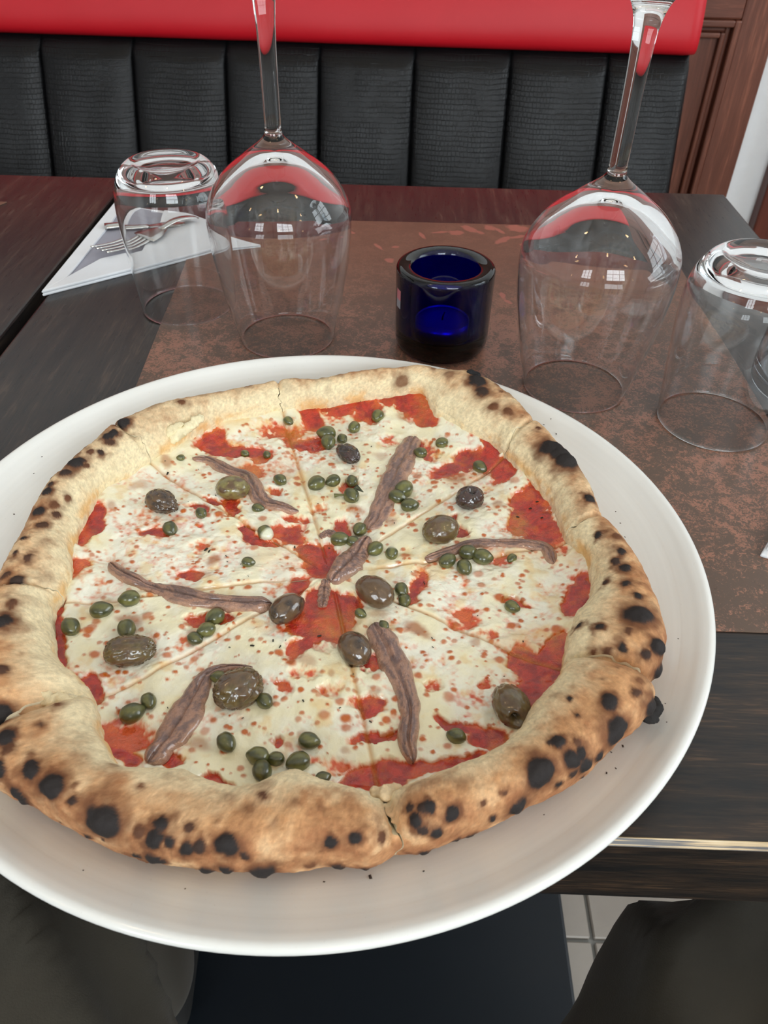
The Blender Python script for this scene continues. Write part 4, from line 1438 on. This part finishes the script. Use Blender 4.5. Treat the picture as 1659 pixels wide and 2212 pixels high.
# ------------------------------------------------------------------ capers
CAP_A, CAP_B = s2l(98, 97, 50), s2l(64, 67, 38)
CAPERS = [
    (816, 898, 15, 'caper at the top of the pizza, alone under the top crust sauce'),
    (765, 922, 14, 'caper between the top caper pair and the topmost caper'),
    (706, 936, 18, 'upper caper of the pair left of the shrivelled dark olive'),
    (709, 954, 17, 'lower caper of the pair left of the shrivelled dark olive'),
    (739, 946, 12, 'caper half hidden right above the shrivelled dark olive'),
    (954, 955, 13, 'caper alone in the cheese right of the big upper anchovy tip'),
    (909, 976, 13, 'caper touching the right side of the big upper anchovy near its tip'),
    (1036, 1007, 15, 'caper lying in red sauce at upper right, above the purple olive'),
    (605, 1035, 14, 'caper alone between the upper left anchovy and the row of three'),
    (684, 1043, 18, 'left caper in the row of three left of the big upper anchovy'),
    (720, 1037, 15, 'middle caper in the row of three left of the big upper anchovy'),
    (760, 1038, 14, 'right caper in the row of three left of the big upper anchovy'),
    (759, 1070, 18, 'caper with a loose leaf and stem, against the middle of the big upper anchovy'),
    (872, 1058, 21, 'upper caper of the three right of the big upper anchovy'),
    (857, 1072, 17, 'left caper of the three right of the big upper anchovy'),
    (884, 1091, 17, 'lowest caper of the three right of the big upper anchovy'),
    (777, 1142, 16, 'caper at the lower end of the big upper anchovy'),
    (733, 1164, 18, 'caper left of the anchovy knot in the pizza centre'),
    (762, 1167, 13, 'caper touching the left edge of the anchovy knot at the centre'),
    (811, 1184, 17, 'caper right of the anchovy knot, beside a cheese coated one'),
    (846, 1193, 15, 'caper half coated in white cheese right of the anchovy knot'),
    (573, 1149, 18, 'caper smeared with cheese in sauce left of the centre'),
    (535, 1212, 13, 'caper alone on cheese left of the centre, above the left anchovy'),
    (556, 1093, 12, 'caper sunk in cheese below the upper left anchovy'),
    (867, 1272, 16, 'upper caper just right of the smooth centre olive'),
    (874, 1294, 15, 'lower caper just right of the smooth centre olive'),
    (1010, 1192, 18, 'top caper of the cluster of four under the right anchovy'),
    (966, 1211, 18, 'left caper of the cluster of four under the right anchovy'),
    (1042, 1203, 20, 'right caper of the cluster of four under the right anchovy'),
    (1003, 1224, 18, 'bottom caper of the cluster of four under the right anchovy'),
    (1107, 1201, 11, 'small flat caper under the outer end of the right anchovy'),
    (1106, 1308, 15, 'caper alone on the right slice below the right anchovy'),
    (367, 1141, 17, 'round caper below the pointed upper left olive'),
    (434, 1106, 13, 'caper in an orange sauce streak right of the pointed upper left olive'),
    (280, 1292, 20, 'caper at upper left of the left slice, under the left anchovy'),
    (217, 1317, 21, 'caper left of the one under the left anchovy'),
    (152, 1353, 21, 'caper touching the red sauce at the left crust'),
    (273, 1357, 21, 'caper just above the large wrinkled left olive'),
    (465, 1332, 20, 'top caper of the three below the left anchovy'),
    (446, 1359, 18, 'middle caper of the three below the left anchovy'),
    (420, 1377, 16, 'lowest caper of the three below the left anchovy'),
    (320, 1512, 18, 'upper caper of the pair left of the lower left anchovy'),
    (284, 1541, 24, 'lower larger caper of the pair left of the lower left anchovy'),
    (472, 1460, 15, 'caper squeezed between the largest olive and the lower left anchovy bend'),
    (571, 1512, 18, 'pointed caper right under the largest wrinkled olive'),
    (488, 1602, 22, 'caper alone on cheese below the largest wrinkled olive'),
    (558, 1632, 22, 'top left caper of the bunch at the near crust'),
    (596, 1637, 17, 'middle caper of the bunch at the near crust'),
    (566, 1664, 23, 'bottom left caper of the bunch tucked against the near crust'),
    (645, 1645, 24, 'right caper of the bunch at the near crust'),
    (666, 1599, 21, 'pointed caper above the right side of the bunch at the near crust'),
    (697, 1677, 15, 'caper at the near crust right of the bunch'),
    (987, 1586, 19, 'caper in cheese by the red sauce at lower right'),
    (829, 1350, 13, 'caper under the upper end of the lower anchovy'),
    (778, 1322, 12, 'small caper in the centre sauce below the smooth olive'),
    (529, 977, 9, 'tiny caper in the upper left sauce streak, left one of two'),
    (576, 979, 9, 'tiny caper in the upper left sauce streak, right one of two'),
    (390, 985, 8, 'tiny dark caper near the outer end of the upper left anchovy'),
    (623, 915, 11, 'dark caper on the top knife cut near the crust'),
]
cap_me = []
for k in range(4):
    nu, nv = 26, 18
    u = np.arange(nu) / nu * 2 * np.pi; v = np.linspace(0, np.pi, nv)
    U, Vv = np.meshgrid(u, v, indexing='ij')
    d = np.stack([np.cos(Vv), np.sin(Vv) * np.cos(U), np.sin(Vv) * np.sin(U)], -1).reshape(-1, 3)
    ridge = np.cos(U * 4 + Vv * 1.5).ravel() * np.sin(Vv).ravel()
    rad = 1 + 0.05 * fbm(d[:, 0] * 2, d[:, 1] * 2, d[:, 2] * 2 + k * 9, seed=k, octv=2) + 0.025 * ridge
    P = d * rad[:, None]
    tip = np.clip(d[:, 0], 0, 1) ** 6
    P[:, 0] += tip * (0.10 + 0.12 * k / 3)
    P *= np.array([1.0, 0.86, 0.82])
    P[:, 2] = np.maximum(P[:, 2], -0.55)
    f = sstep(-0.4, 0.5, ridge + 0.6 * fbm(d[:, 0] * 3, d[:, 1] * 3, d[:, 2] * 3, seed=k + 40, octv=3))[:, None]
    cc = CAP_A * (1 - f) + CAP_B * f
    cc = cc * (1 - 0.4 * tip[:, None])
    cap_me.append((P, cc, grid_faces(nu, nv, wrap_u=True)))
rc = np.random.RandomState(5)
for i, (px, py, rpx, lab) in enumerate(CAPERS):
    g = on_pizza(px, py, 0.002)
    k = proj(g)[0][2] / FPX
    P, cc, fc = cap_me[i % 4]
    R = rpx * k * 1.08
    ang = rc.uniform(0, 2 * np.pi)
    c, s = math.cos(ang), math.sin(ang)
    Q = np.stack([P[:, 0] * c - P[:, 1] * s, P[:, 0] * s + P[:, 1] * c, P[:, 2] + 0.40], 1) * R
    ccc = cc * rc.uniform(0.8, 1.25)
    if 'cheese coated one' not in lab and 'coated' in lab or 'smeared' in lab:
        m_ = sstep(0.1, 0.5, P[:, 0])[:, None]
        ccc = ccc * (1 - m_) + s2l(214, 214, 190) * m_
    lo = -0.25 * R if ('sunk' in lab or 'in cheese' in lab or 'flat' in lab) else 0.0
    o = mesh_np('caper', Q, fc, M['caper'], None, True, ccc, loc=(g[0], g[1], g[2] + lo))
    tag(o, lab, 'caper', 'capers on the pizza')
    if 'leaf and stem' in lab:
        tube('stem', [(-0.0030, 0.0005, 0.0015), (-0.0060, 0.0008, 0.0014), (-0.0090, 0.0004, 0.0012)], [0.0005, 0.0006, 0.0011], mat_plain('caper_stem', CAP_A, 0.4), o, 8, 10)
        L = np.array([(0.000, 0.002, 0.0045), (0.003, 0.004, 0.006), (0.0062, 0.0015, 0.0035), (0.0025, 0.0005, 0.0055)])
        mesh_np('leaf', np.vstack([L, L - (0, 0, 0.0005)]), np.array([(0, 1, 2, 3), (7, 6, 5, 4), (0, 4, 5, 1), (1, 5, 6, 2), (2, 6, 7, 3), (3, 7, 4, 0)]), M['caper'], o, True, np.tile(CAP_B, (8, 1)))

# ------------------------------------------------------------------ anchovies
AN_A, AN_B, AN_C = s2l(164, 122, 100), s2l(116, 88, 80), s2l(198, 156, 128)


def anchovy(pts, widths, label, hi=0.0032, seed=0, lift=0.0):
    P = []
    for (x, y) in pts:
        P.append(on_pizza(x, y, 0.0015))
    N = 90
    C = smooth_curve(P, N)
    for it in range(N):
        C[it, 2] = top_z(C[it, 0], C[it, 1])
    kz = np.hanning(15); kz /= kz.sum()
    C[:, 2] = np.convolve(np.r_[[C[0, 2]] * 7, C[:, 2], [C[-1, 2]] * 7], kz, 'valid')
    tt = np.linspace(0, 1, N)
    kk = proj(C)[:, 2] / FPX
    w = np.interp(tt, np.linspace(0, 1, len(widths)), widths) * kk * 0.5
    w = w * (1 + 0.12 * vnoise(tt * 14, tt * 0, seed=seed))
    w *= np.sqrt(np.clip(1 - (1 - np.clip(tt / 0.05, 0, 1)) ** 2, 0.05, 1)) * np.sqrt(np.clip(1 - (1 - np.clip((1 - tt) / 0.06, 0, 1)) ** 2, 0.02, 1))
    Tn = np.gradient(C, axis=0); Tn[:, 2] = 0; Tn /= np.linalg.norm(Tn, axis=1)[:, None]
    S = np.stack([-Tn[:, 1], Tn[:, 0], np.zeros(N)], 1)
    M_ = 26
    a = np.linspace(0, 1, M_)
    q = 2 * a - 1
    V = []; cols = []
    for i in range(N):
        tw = 0.35 * math.sin(tt[i] * 5 + seed)         # the fillet rolls a little along its length
        hgt = hi * (0.55 + 0.45 * min(1, w[i] / 0.004)) * (0.85 + 0.2 * float(vnoise(np.array(tt[i] * 9), np.array(0.), seed=seed + 2)))
        prof = np.sqrt(np.clip(1 - np.abs(q) ** 2.6, 0, 1))
        groove = 0.34 * np.exp(-((q - 0.25 * tw) / 0.13) ** 2)
        z = hgt * (prof * (1 + 0.35 * tw * q) - groove * prof) + lift
        fib = 0.00028 * vnoise(q * 9 + seed, np.full(M_, tt[i] * 40), seed=seed + 5)
        row = C[i] + S[i] * (q * w[i])[:, None] + np.stack([np.zeros(M_), np.zeros(M_), z + fib * prof - 0.0006], 1)
        V.append(row)
        f = sstep(-0.5, 0.5, vnoise(q * 5 + seed, np.full(M_, tt[i] * 16), seed=seed + 6) + 0.6 * vnoise(q * 14, np.full(M_, tt[i] * 70), seed=seed + 8) + 0.5 * vnoise(np.abs(q) * 3 + 0 * q, tt[i] * 46 + np.abs(q) * 4, seed=seed + 11))
        mid = np.exp(-((q - 0.25 * tw) / 0.20) ** 2)
        ed = sstep(0.62, 0.95, np.abs(q))
        c = AN_A[None] * (1 - f[:, None]) + AN_B[None] * f[:, None]
        c = c * (1 - 0.32 * mid[:, None]) + AN_B * 0.75 * 0.32 * mid[:, None]
        c = c * (1 - 0.5 * ed[:, None]) + AN_C * 0.5 * ed[:, None]
        cols.append(c)
    V = np.array(V); cols = np.array(cols)
    low = V.copy(); low[..., 2] -= 0.0012
    F = grid_faces(N, M_, flip=True); n = N * M_
    F2 = grid_faces(N, M_, off=n)
    rim = []
    for i in range(N - 1):
        rim.append((i * M_, (i + 1) * M_, n + (i + 1) * M_, n + i * M_))
        rim.append(((i + 1) * M_ + M_ - 1, i * M_ + M_ - 1, n + i * M_ + M_ - 1, n + (i + 1) * M_ + M_ - 1))
    for j in range(M_ - 1):
        rim.append((j + 1, j, n + j, n + j + 1))
        k = (N - 1) * M_
        rim.append((k + j, k + j + 1, n + k + j + 1, n + k + j))
    base = C[N // 2]
    VV = np.vstack([V.reshape(-1, 3), low.reshape(-1, 3)]) - base
    o = mesh_np('anchovy', VV, [F, F2, np.array(rim)], M['anchovy'], None, True, np.vstack([cols.reshape(-1, 3)] * 2), loc=base)
    tag(o, label, 'anchovy', 'anchovy fillets on the pizza')
    return o


anchovy([(415, 987), (450, 990), (490, 1012), (530, 1024), (548, 1048), (565, 1076), (600, 1090), (645, 1102)], [14, 26, 36, 34, 40, 38, 30, 10], 'wavy brown anchovy fillet in the upper left, passing the pale green olive', seed=1)
anchovy([(893, 940), (872, 985), (852, 1030), (832, 1075), (815, 1115), (796, 1140)], [40, 52, 58, 60, 52, 40], 'broad flat anchovy fillet running down from the top towards the centre', seed=2)
anchovy([(796, 1160), (775, 1190), (745, 1222), (715, 1255)], [24, 52, 66, 34], 'folded anchovy knot in the very centre of the pizza', seed=3, hi=0.0048)
anchovy([(704, 1250), (700, 1275), (696, 1308)], [22, 30, 22], 'short hooked anchovy end hanging down from the centre knot', seed=4)
anchovy([(692, 1158), (705, 1148), (732, 1152)], [16, 26, 14], 'little anchovy scrap left of the centre capers', seed=5, hi=0.0020)
anchovy([(918, 1206), (960, 1190), (1010, 1174), (1060, 1168), (1130, 1170), (1178, 1180), (1196, 1214)], [20, 26, 26, 24, 28, 34, 26], 'thin curved anchovy fillet with bristly bones on the right', seed=6)
anchovy([(236, 1214), (262, 1236), (300, 1254), (345, 1270), (400, 1284), (450, 1294), (520, 1300), (588, 1306)], [30, 34, 28, 48, 52, 46, 44, 34], 'long anchovy fillet lying across the left slices', seed=7, hi=0.0038)
anchovy([(545, 1438), (490, 1440), (445, 1458), (418, 1505), (390, 1555), (352, 1608), (318, 1645)], [14, 22, 40, 66, 76, 62, 40], 'broad hooked anchovy fillet at the lower left, around the largest olive', seed=8, hi=0.0038)
anchovy([(806, 1345), (832, 1388), (858, 1440), (880, 1500), (886, 1550), (880, 1600), (892, 1646)], [44, 66, 68, 52, 46, 46, 30], 'long anchovy fillet running down the near slice to the red sauce', seed=9, hi=0.0038)

# tiny herb flecks and crumbs of char
V = []; F = []
rh = np.random.RandomState(3)
fl = [(452, 1192, 5), (363, 1028, 5), (225, 1620, 6), (545, 1396, 5), (637, 1183, 4), (733, 870, 4), (715, 860, 5), (777, 865, 4), (1145, 1100, 4), (1160, 1085, 4), (1170, 1120, 4), (1118, 1118, 4), (690, 1375, 5), (655, 1515, 4), (445, 1188, 6), (590, 1385, 4), (605, 1398, 4), (800, 1560, 4)]
fl += [(rh.uniform(300, 1150), rh.uniform(950, 1600), rh.uniform(1.5, 3)) for _ in range(40)]
for (px, py, s) in fl:
    g = on_pizza(px, py); k = proj(g)[0][2] / FPX * s
    a = rh.uniform(0, 6.28)
    b = len(V)
    for (u, v, w) in ((-1, -.4, 0), (1, -.3, 0), (.9, .4, 0), (-.8, .4, 0), (0, 0, .7), (0, 0, -.5)):
        V.append((g[0] + k * (u * math.cos(a) - v * math.sin(a)) - PO[0], g[1] + k * (u * math.sin(a) + v * math.cos(a)) - PO[1], g[2] + k * w + 0.0004 - PO[2]))
    F += [(b, b + 1, b + 4), (b + 1, b + 2, b + 4), (b + 2, b + 3, b + 4), (b + 3, b, b + 4), (b + 1, b, b + 5), (b + 2, b + 1, b + 5), (b + 3, b + 2, b + 5), (b, b + 3, b + 5)]
o = mesh_np('herb_flecks', V, np.array(F), mat_plain('dark_herb', s2l(40, 38, 24), 0.8), pizza, False)
o['kind'] = 'stuff'
# ash crumbs fallen on the plate
V = []; F = []
cr = [(1190, 905, 4), (1202, 935, 4), (1175, 915, 3), (1345, 1612, 6), (1320, 1625, 4), (1465, 1380, 3), (1310, 1670, 5), (1330, 1660, 4), (1175, 1760, 3), (915, 1882, 4), (1065, 1905, 3), (800, 1895, 9), (90, 985, 3), (72, 1020, 3), (700, 1905, 4), (1340, 1130, 3), (1350, 1160, 3), (1330, 1105, 3), (1437, 1520, 3), (1440, 1560, 3), (30, 1110, 4), (180, 1880, 3), (400, 1920, 3), (640, 2000, 3)]
for (px, py, s) in cr:
    z = T + 0.014
    for _ in range(4):
        p = at(px, py, z); z = float(plate_z(math.hypot(p[0] - PC[0], p[1] - PC[1])))
    k = proj(np.array([p[0], p[1], z]))[0][2] / FPX * s * 0.6
    a = rh.uniform(0, 6.28); b = len(V)
    for (u, v, w) in ((-1, -.6, 0.2), (1, -.5, 0.2), (.9, .6, 0.2), (-.8, .6, 0.2), (0, 0, .9), (0, 0, -.1)):
        V.append((p[0] + k * (u * math.cos(a) - v * math.sin(a)), p[1] + k * (u * math.sin(a) + v * math.cos(a)), z + k * w))
    F += [(b, b + 1, b + 4), (b + 1, b + 2, b + 4), (b + 2, b + 3, b + 4), (b + 3, b, b + 4), (b + 1, b, b + 5), (b + 2, b + 1, b + 5), (b + 3, b + 2, b + 5), (b, b + 3, b + 5)]
o = mesh_np('ash_crumbs', V, np.array(F), mat_plain('burnt_crumb', s2l(60, 44, 34), 0.9), None, False)
tag(o, 'scattered burnt crumbs of crust on the white plate', 'crumbs', kind='stuff')

# ------------------------------------------------------------------ napkins and cutlery
nap = empty('napkin', (-0.23, 0.69, T))
tag(nap, 'white napkin folded to a triangle under the fork, behind the left tumbler', 'napkin', 'folded white napkins')
A, B, C_ = np.array(at(92, 641, T))[:2], np.array(at(562, 521, T))[:2], np.array(at(287, 400, T))[:2]


def nrel(o):
    o.location = (0.23, -0.69, -T); return o


def inset(P, t):
    c = (A + B + C_) / 3
    return tuple(P + (c - P) * t)


nrel(prism('napkin_layer', [A, B, C_], T, T + 0.0022, M['napkin'], nap, 0.0008))
ctr = (A + B + C_) / 3
# the upper folds: one narrow hem along the seam side, one broad flap along the side nearest the plate, leaving a pocket between, its shade painted grey
g0, g1 = at(145, 603, T + .003)[:2], at(240, 485, T + .003)[:2]
g2 = at(218, 562, T + .003)[:2]
nrel(prism('napkin_shaded_fold', [A + (ctr - A) * 0.10, B + (ctr - B) * 0.35, C_ + (ctr - C_) * 0.10], T + 0.0022, T + 0.0026, M['napkin_shaded'], nap))
nrel(prism('napkin_hem', [A, g0, g1, C_ + (ctr - C_) * 0.12, C_], T + 0.0026, T + 0.0046, M['napkin'], nap, 0.0008))
nrel(prism('napkin_flap', [A, B, C_ + (B - C_) * 0.25, at(345, 470, T + .003)[:2], at(300, 545, T + .003)[:2], g2, g0], T + 0.0024, T + 0.0048, M['napkin'], nap, 0.0008))

nap2 = empty('napkin', (0.23, 0.30, T))
tag(nap2, 'white folded napkin corner poking in at the right edge, beside the plate', 'napkin', 'folded white napkins')
for k, (dx, dz) in enumerate(((0.0, 0.0), (0.0035, 0.0024))):
    tri = [(0.190 + dx, 0.2975 + dx * 0.8), (0.262, 0.268), (0.300, 0.330), (0.262, 0.395)]
    o = prism('napkin_layer', tri, TM + dz - (T) + 0.0, TM + dz + 0.0022 - T, M['napkin'], nap2, 0.0008)
    o.location = (-0.23, -0.30, 0)


def ribbon(name, rows, th, mat, parent):
    """rows: list of (x, y, z, halfwidth) along a local axis; a thin shaped bar"""
    R = np.array(rows); N = len(R)
    Tn = np.gradient(R[:, :3], axis=0); S = np.stack([-Tn[:, 1], Tn[:, 0], 0 * Tn[:, 0]], 1); S /= np.linalg.norm(S, axis=1)[:, None]
    q = np.array([-1, -0.5, 0, 0.5, 1.0])
    V = []
    for sgn in (1, -1):
        for i in range(N):
            for k in q:
                V.append(R[i, :3] + S[i] * k * R[i, 3] + np.array([0, 0, sgn * th / 2 * (1 - 0.6 * k * k)]))
    n = N * 5
    f1, f2 = grid_faces(N, 5, flip=True), grid_faces(N, 5, off=n)
    rim = []
    for i in range(N - 1):
        rim += [(i * 5, (i + 1) * 5, n + (i + 1) * 5, n + i * 5), ((i + 1) * 5 + 4, i * 5 + 4, n + i * 5 + 4, n + (i + 1) * 5 + 4)]
    for j in range(4):
        k = (N - 1) * 5
        rim += [(j + 1, j, n + j, n + j + 1), (k + j, k + j + 1, n + k + j + 1, n + k + j)]
    return mesh_np(name, V, [f1, f2, np.array(rim)], mat, parent)


# fork: tines point to the viewer's left, handle runs up and right over the napkin
zk = T + 0.0062
p0, p1 = at(216, 549, zk), at(420, 462, zk)
d = (p1 - p0)[:2]; L = np.hypot(*d); fa = math.atan2(d[1], d[0])
fork = empty('fork', (p0[0], p0[1], zk), fa)
tag(fork, 'steel fork lying on the shaded inside of the left napkin', 'fork')
for k in range(4):
    y = -0.0095 + k * 0.00633
    ribbon('tine', [(0.0 + t * 0.048, y * (1 - 0.1 * t), 0.004 - 0.004 * math.sin(t * 2.4), 0.0011 + 0.0008 * t) for t in np.linspace(0, 1, 10)], 0.0018, M['steel'], fork)
ribbon('fork_head', [(0.044 + t * 0.030, 0, 0.0012 * t + 0.0015, 0.0116 * (1 - t ** 2) + 0.004) for t in np.linspace(0, 1, 10)], 0.0020, M['steel'], fork)
ribbon('handle', [(0.068 + t * (L - 0.068), 0, 0.0027 + 0.004 * math.sin(t * 3.1), 0.0038 + 0.0045 * t ** 2) for t in np.linspace(0, 1, 16)], 0.0028, M['steel'], fork)
zk = T + 0.0056
p0, p1 = at(226, 489, zk), at(400, 472, zk)
d = (p1 - p0)[:2]; L = np.hypot(*d)
knife = empty('knife', (p0[0], p0[1], zk), math.atan2(d[1], d[0]))
tag(knife, 'steel knife handle end beside the fork at the far side of the napkin', 'knife')
ribbon('handle', [(t * L * 0.5, 0, 0.0, 0.0060 - 0.0020 * t) for t in np.linspace(0, 1, 8)], 0.0042, M['steel'], knife)
ribbon('blade', [(L * 0.5 + t * L * 0.5, 0, 0.0, 0.0040 + 0.005 * math.sin(min(1, t * 1.1) * math.pi) ** 0.7) for t in np.linspace(0, 1, 12)], 0.0014, M['steel'], knife)

# ------------------------------------------------------------------ the diner's legs
person = empty('person', (-0.05, -0.2, 0))
tag(person, 'seated diner in dark olive trousers, knees spread under the near table edge', 'person')


def skin_mesh(name, joints, edges, mat, parent, sub=3):
    me = bpy.data.meshes.new(name)
    me.from_pydata([j[:3] for j in joints], edges, [])
    o = bpy.data.objects.new(name, me); COL.objects.link(o)
    md = o.modifiers.new('skin', 'SKIN'); md.use_smooth_shade = True; md.branch_smoothing = 0.6
    for i, j in enumerate(joints):
        v = me.skin_vertices[0].data[i]
        v.radius = (j[3], j[3]); v.use_root = (i == 0)
    s = o.modifiers.new('sub', 'SUBSURF'); s.levels = sub; s.render_levels = sub
    dg = bpy.context.evaluated_depsgraph_get()
    m2 = bpy.data.meshes.new_from_object(o.evaluated_get(dg))
    o.modifiers.clear(); o.data = m2
    bpy.data.meshes.remove(me)
    m2.materials.append(mat)
    m2.polygons.foreach_set('use_smooth', [True] * len(m2.polygons))
    o.parent = parent
    return o


J = [(-0.05, -0.28, 0.56, 0.150), (-0.14, -0.22, 0.535, 0.125), (-0.200, -0.02, 0.520, 0.118), (-0.229, 0.16, 0.515, 0.106), (-0.250, 0.285, 0.510, 0.090), (-0.245, 0.315, 0.43, 0.078), (-0.25, 0.30, 0.25, 0.072), (-0.25, 0.28, 0.10, 0.066),
     (0.045, -0.22, 0.535, 0.140), (0.105, -0.06, 0.525, 0.124), (0.187, 0.105, 0.518, 0.122), (0.290, 0.165, 0.505, 0.106), (0.322, 0.185, 0.43, 0.098), (0.360, 0.200, 0.25, 0.090), (0.400, 0.185, 0.10, 0.070), (-0.05, -0.32, 0.70, 0.170)]
Eg = [(0, 1), (1, 2), (2, 3), (3, 4), (4, 5), (5, 6), (6, 7), (0, 8), (8, 9), (9, 10), (10, 11), (11, 12), (12, 13), (13, 14), (0, 15)]
tr = skin_mesh('trousers', J, Eg, M['trousers'], person, 4)
tr.location = (0.05, 0.2, 0)
# cloth folds running outwards from the crotch over each thigh
me = tr.data
co = np.empty(len(me.vertices) * 3, np.float32); me.vertices.foreach_get('co', co); co = co.reshape(-1, 3)
nm = np.empty(len(me.vertices) * 3, np.float32); me.vertices.foreach_get('normal', nm); nm = nm.reshape(-1, 3)
right = co[:, 0] > -0.05
# folds follow diagonals across the thigh: coordinate measured across the fold direction
q = np.where(right, (co[:, 0] - 0.10) * 0.80 - (co[:, 1] - 0.05) * 0.60, (co[:, 0] + 0.18) * 0.82 + (co[:, 1] - 0.05) * 0.50)
ln = np.where(right, (co[:, 0] - 0.10) * 0.60 + (co[:, 1] - 0.05) * 0.80, -(co[:, 0] + 0.18) * 0.50 + (co[:, 1] - 0.05) * 0.82)
fold = 1 - np.abs(fbm(q * 24 + 1.5 * ln, ln * 3.4, co[:, 2] * 3.0, seed=91, octv=2)) * 4.6
dsp = 0.013 * np.clip(fold, -0.7, 1) * sstep(0.30, 0.48, co[:, 2])
co2 = co + nm * dsp[:, None]
me.vertices.foreach_set('co', co2.astype(np.float32).ravel()); me.update()
for (x, y, a) in ((-0.24, 0.30, 0.1), (0.39, 0.20, -0.5)):
    s = skin_mesh('shoe', [(0, -0.045, 0.040, 0.036), (0, -0.01, 0.062, 0.040), (0, 0.06, 0.038, 0.038), (0, 0.13, 0.030, 0.036), (0, 0.185, 0.026, 0.028)], [(0, 1), (1, 2), (2, 3), (3, 4)], M['wick'], person, 2)
    s.location = (x + 0.05, y + 0.2, 0); s.rotation_euler = (0, 0, a)
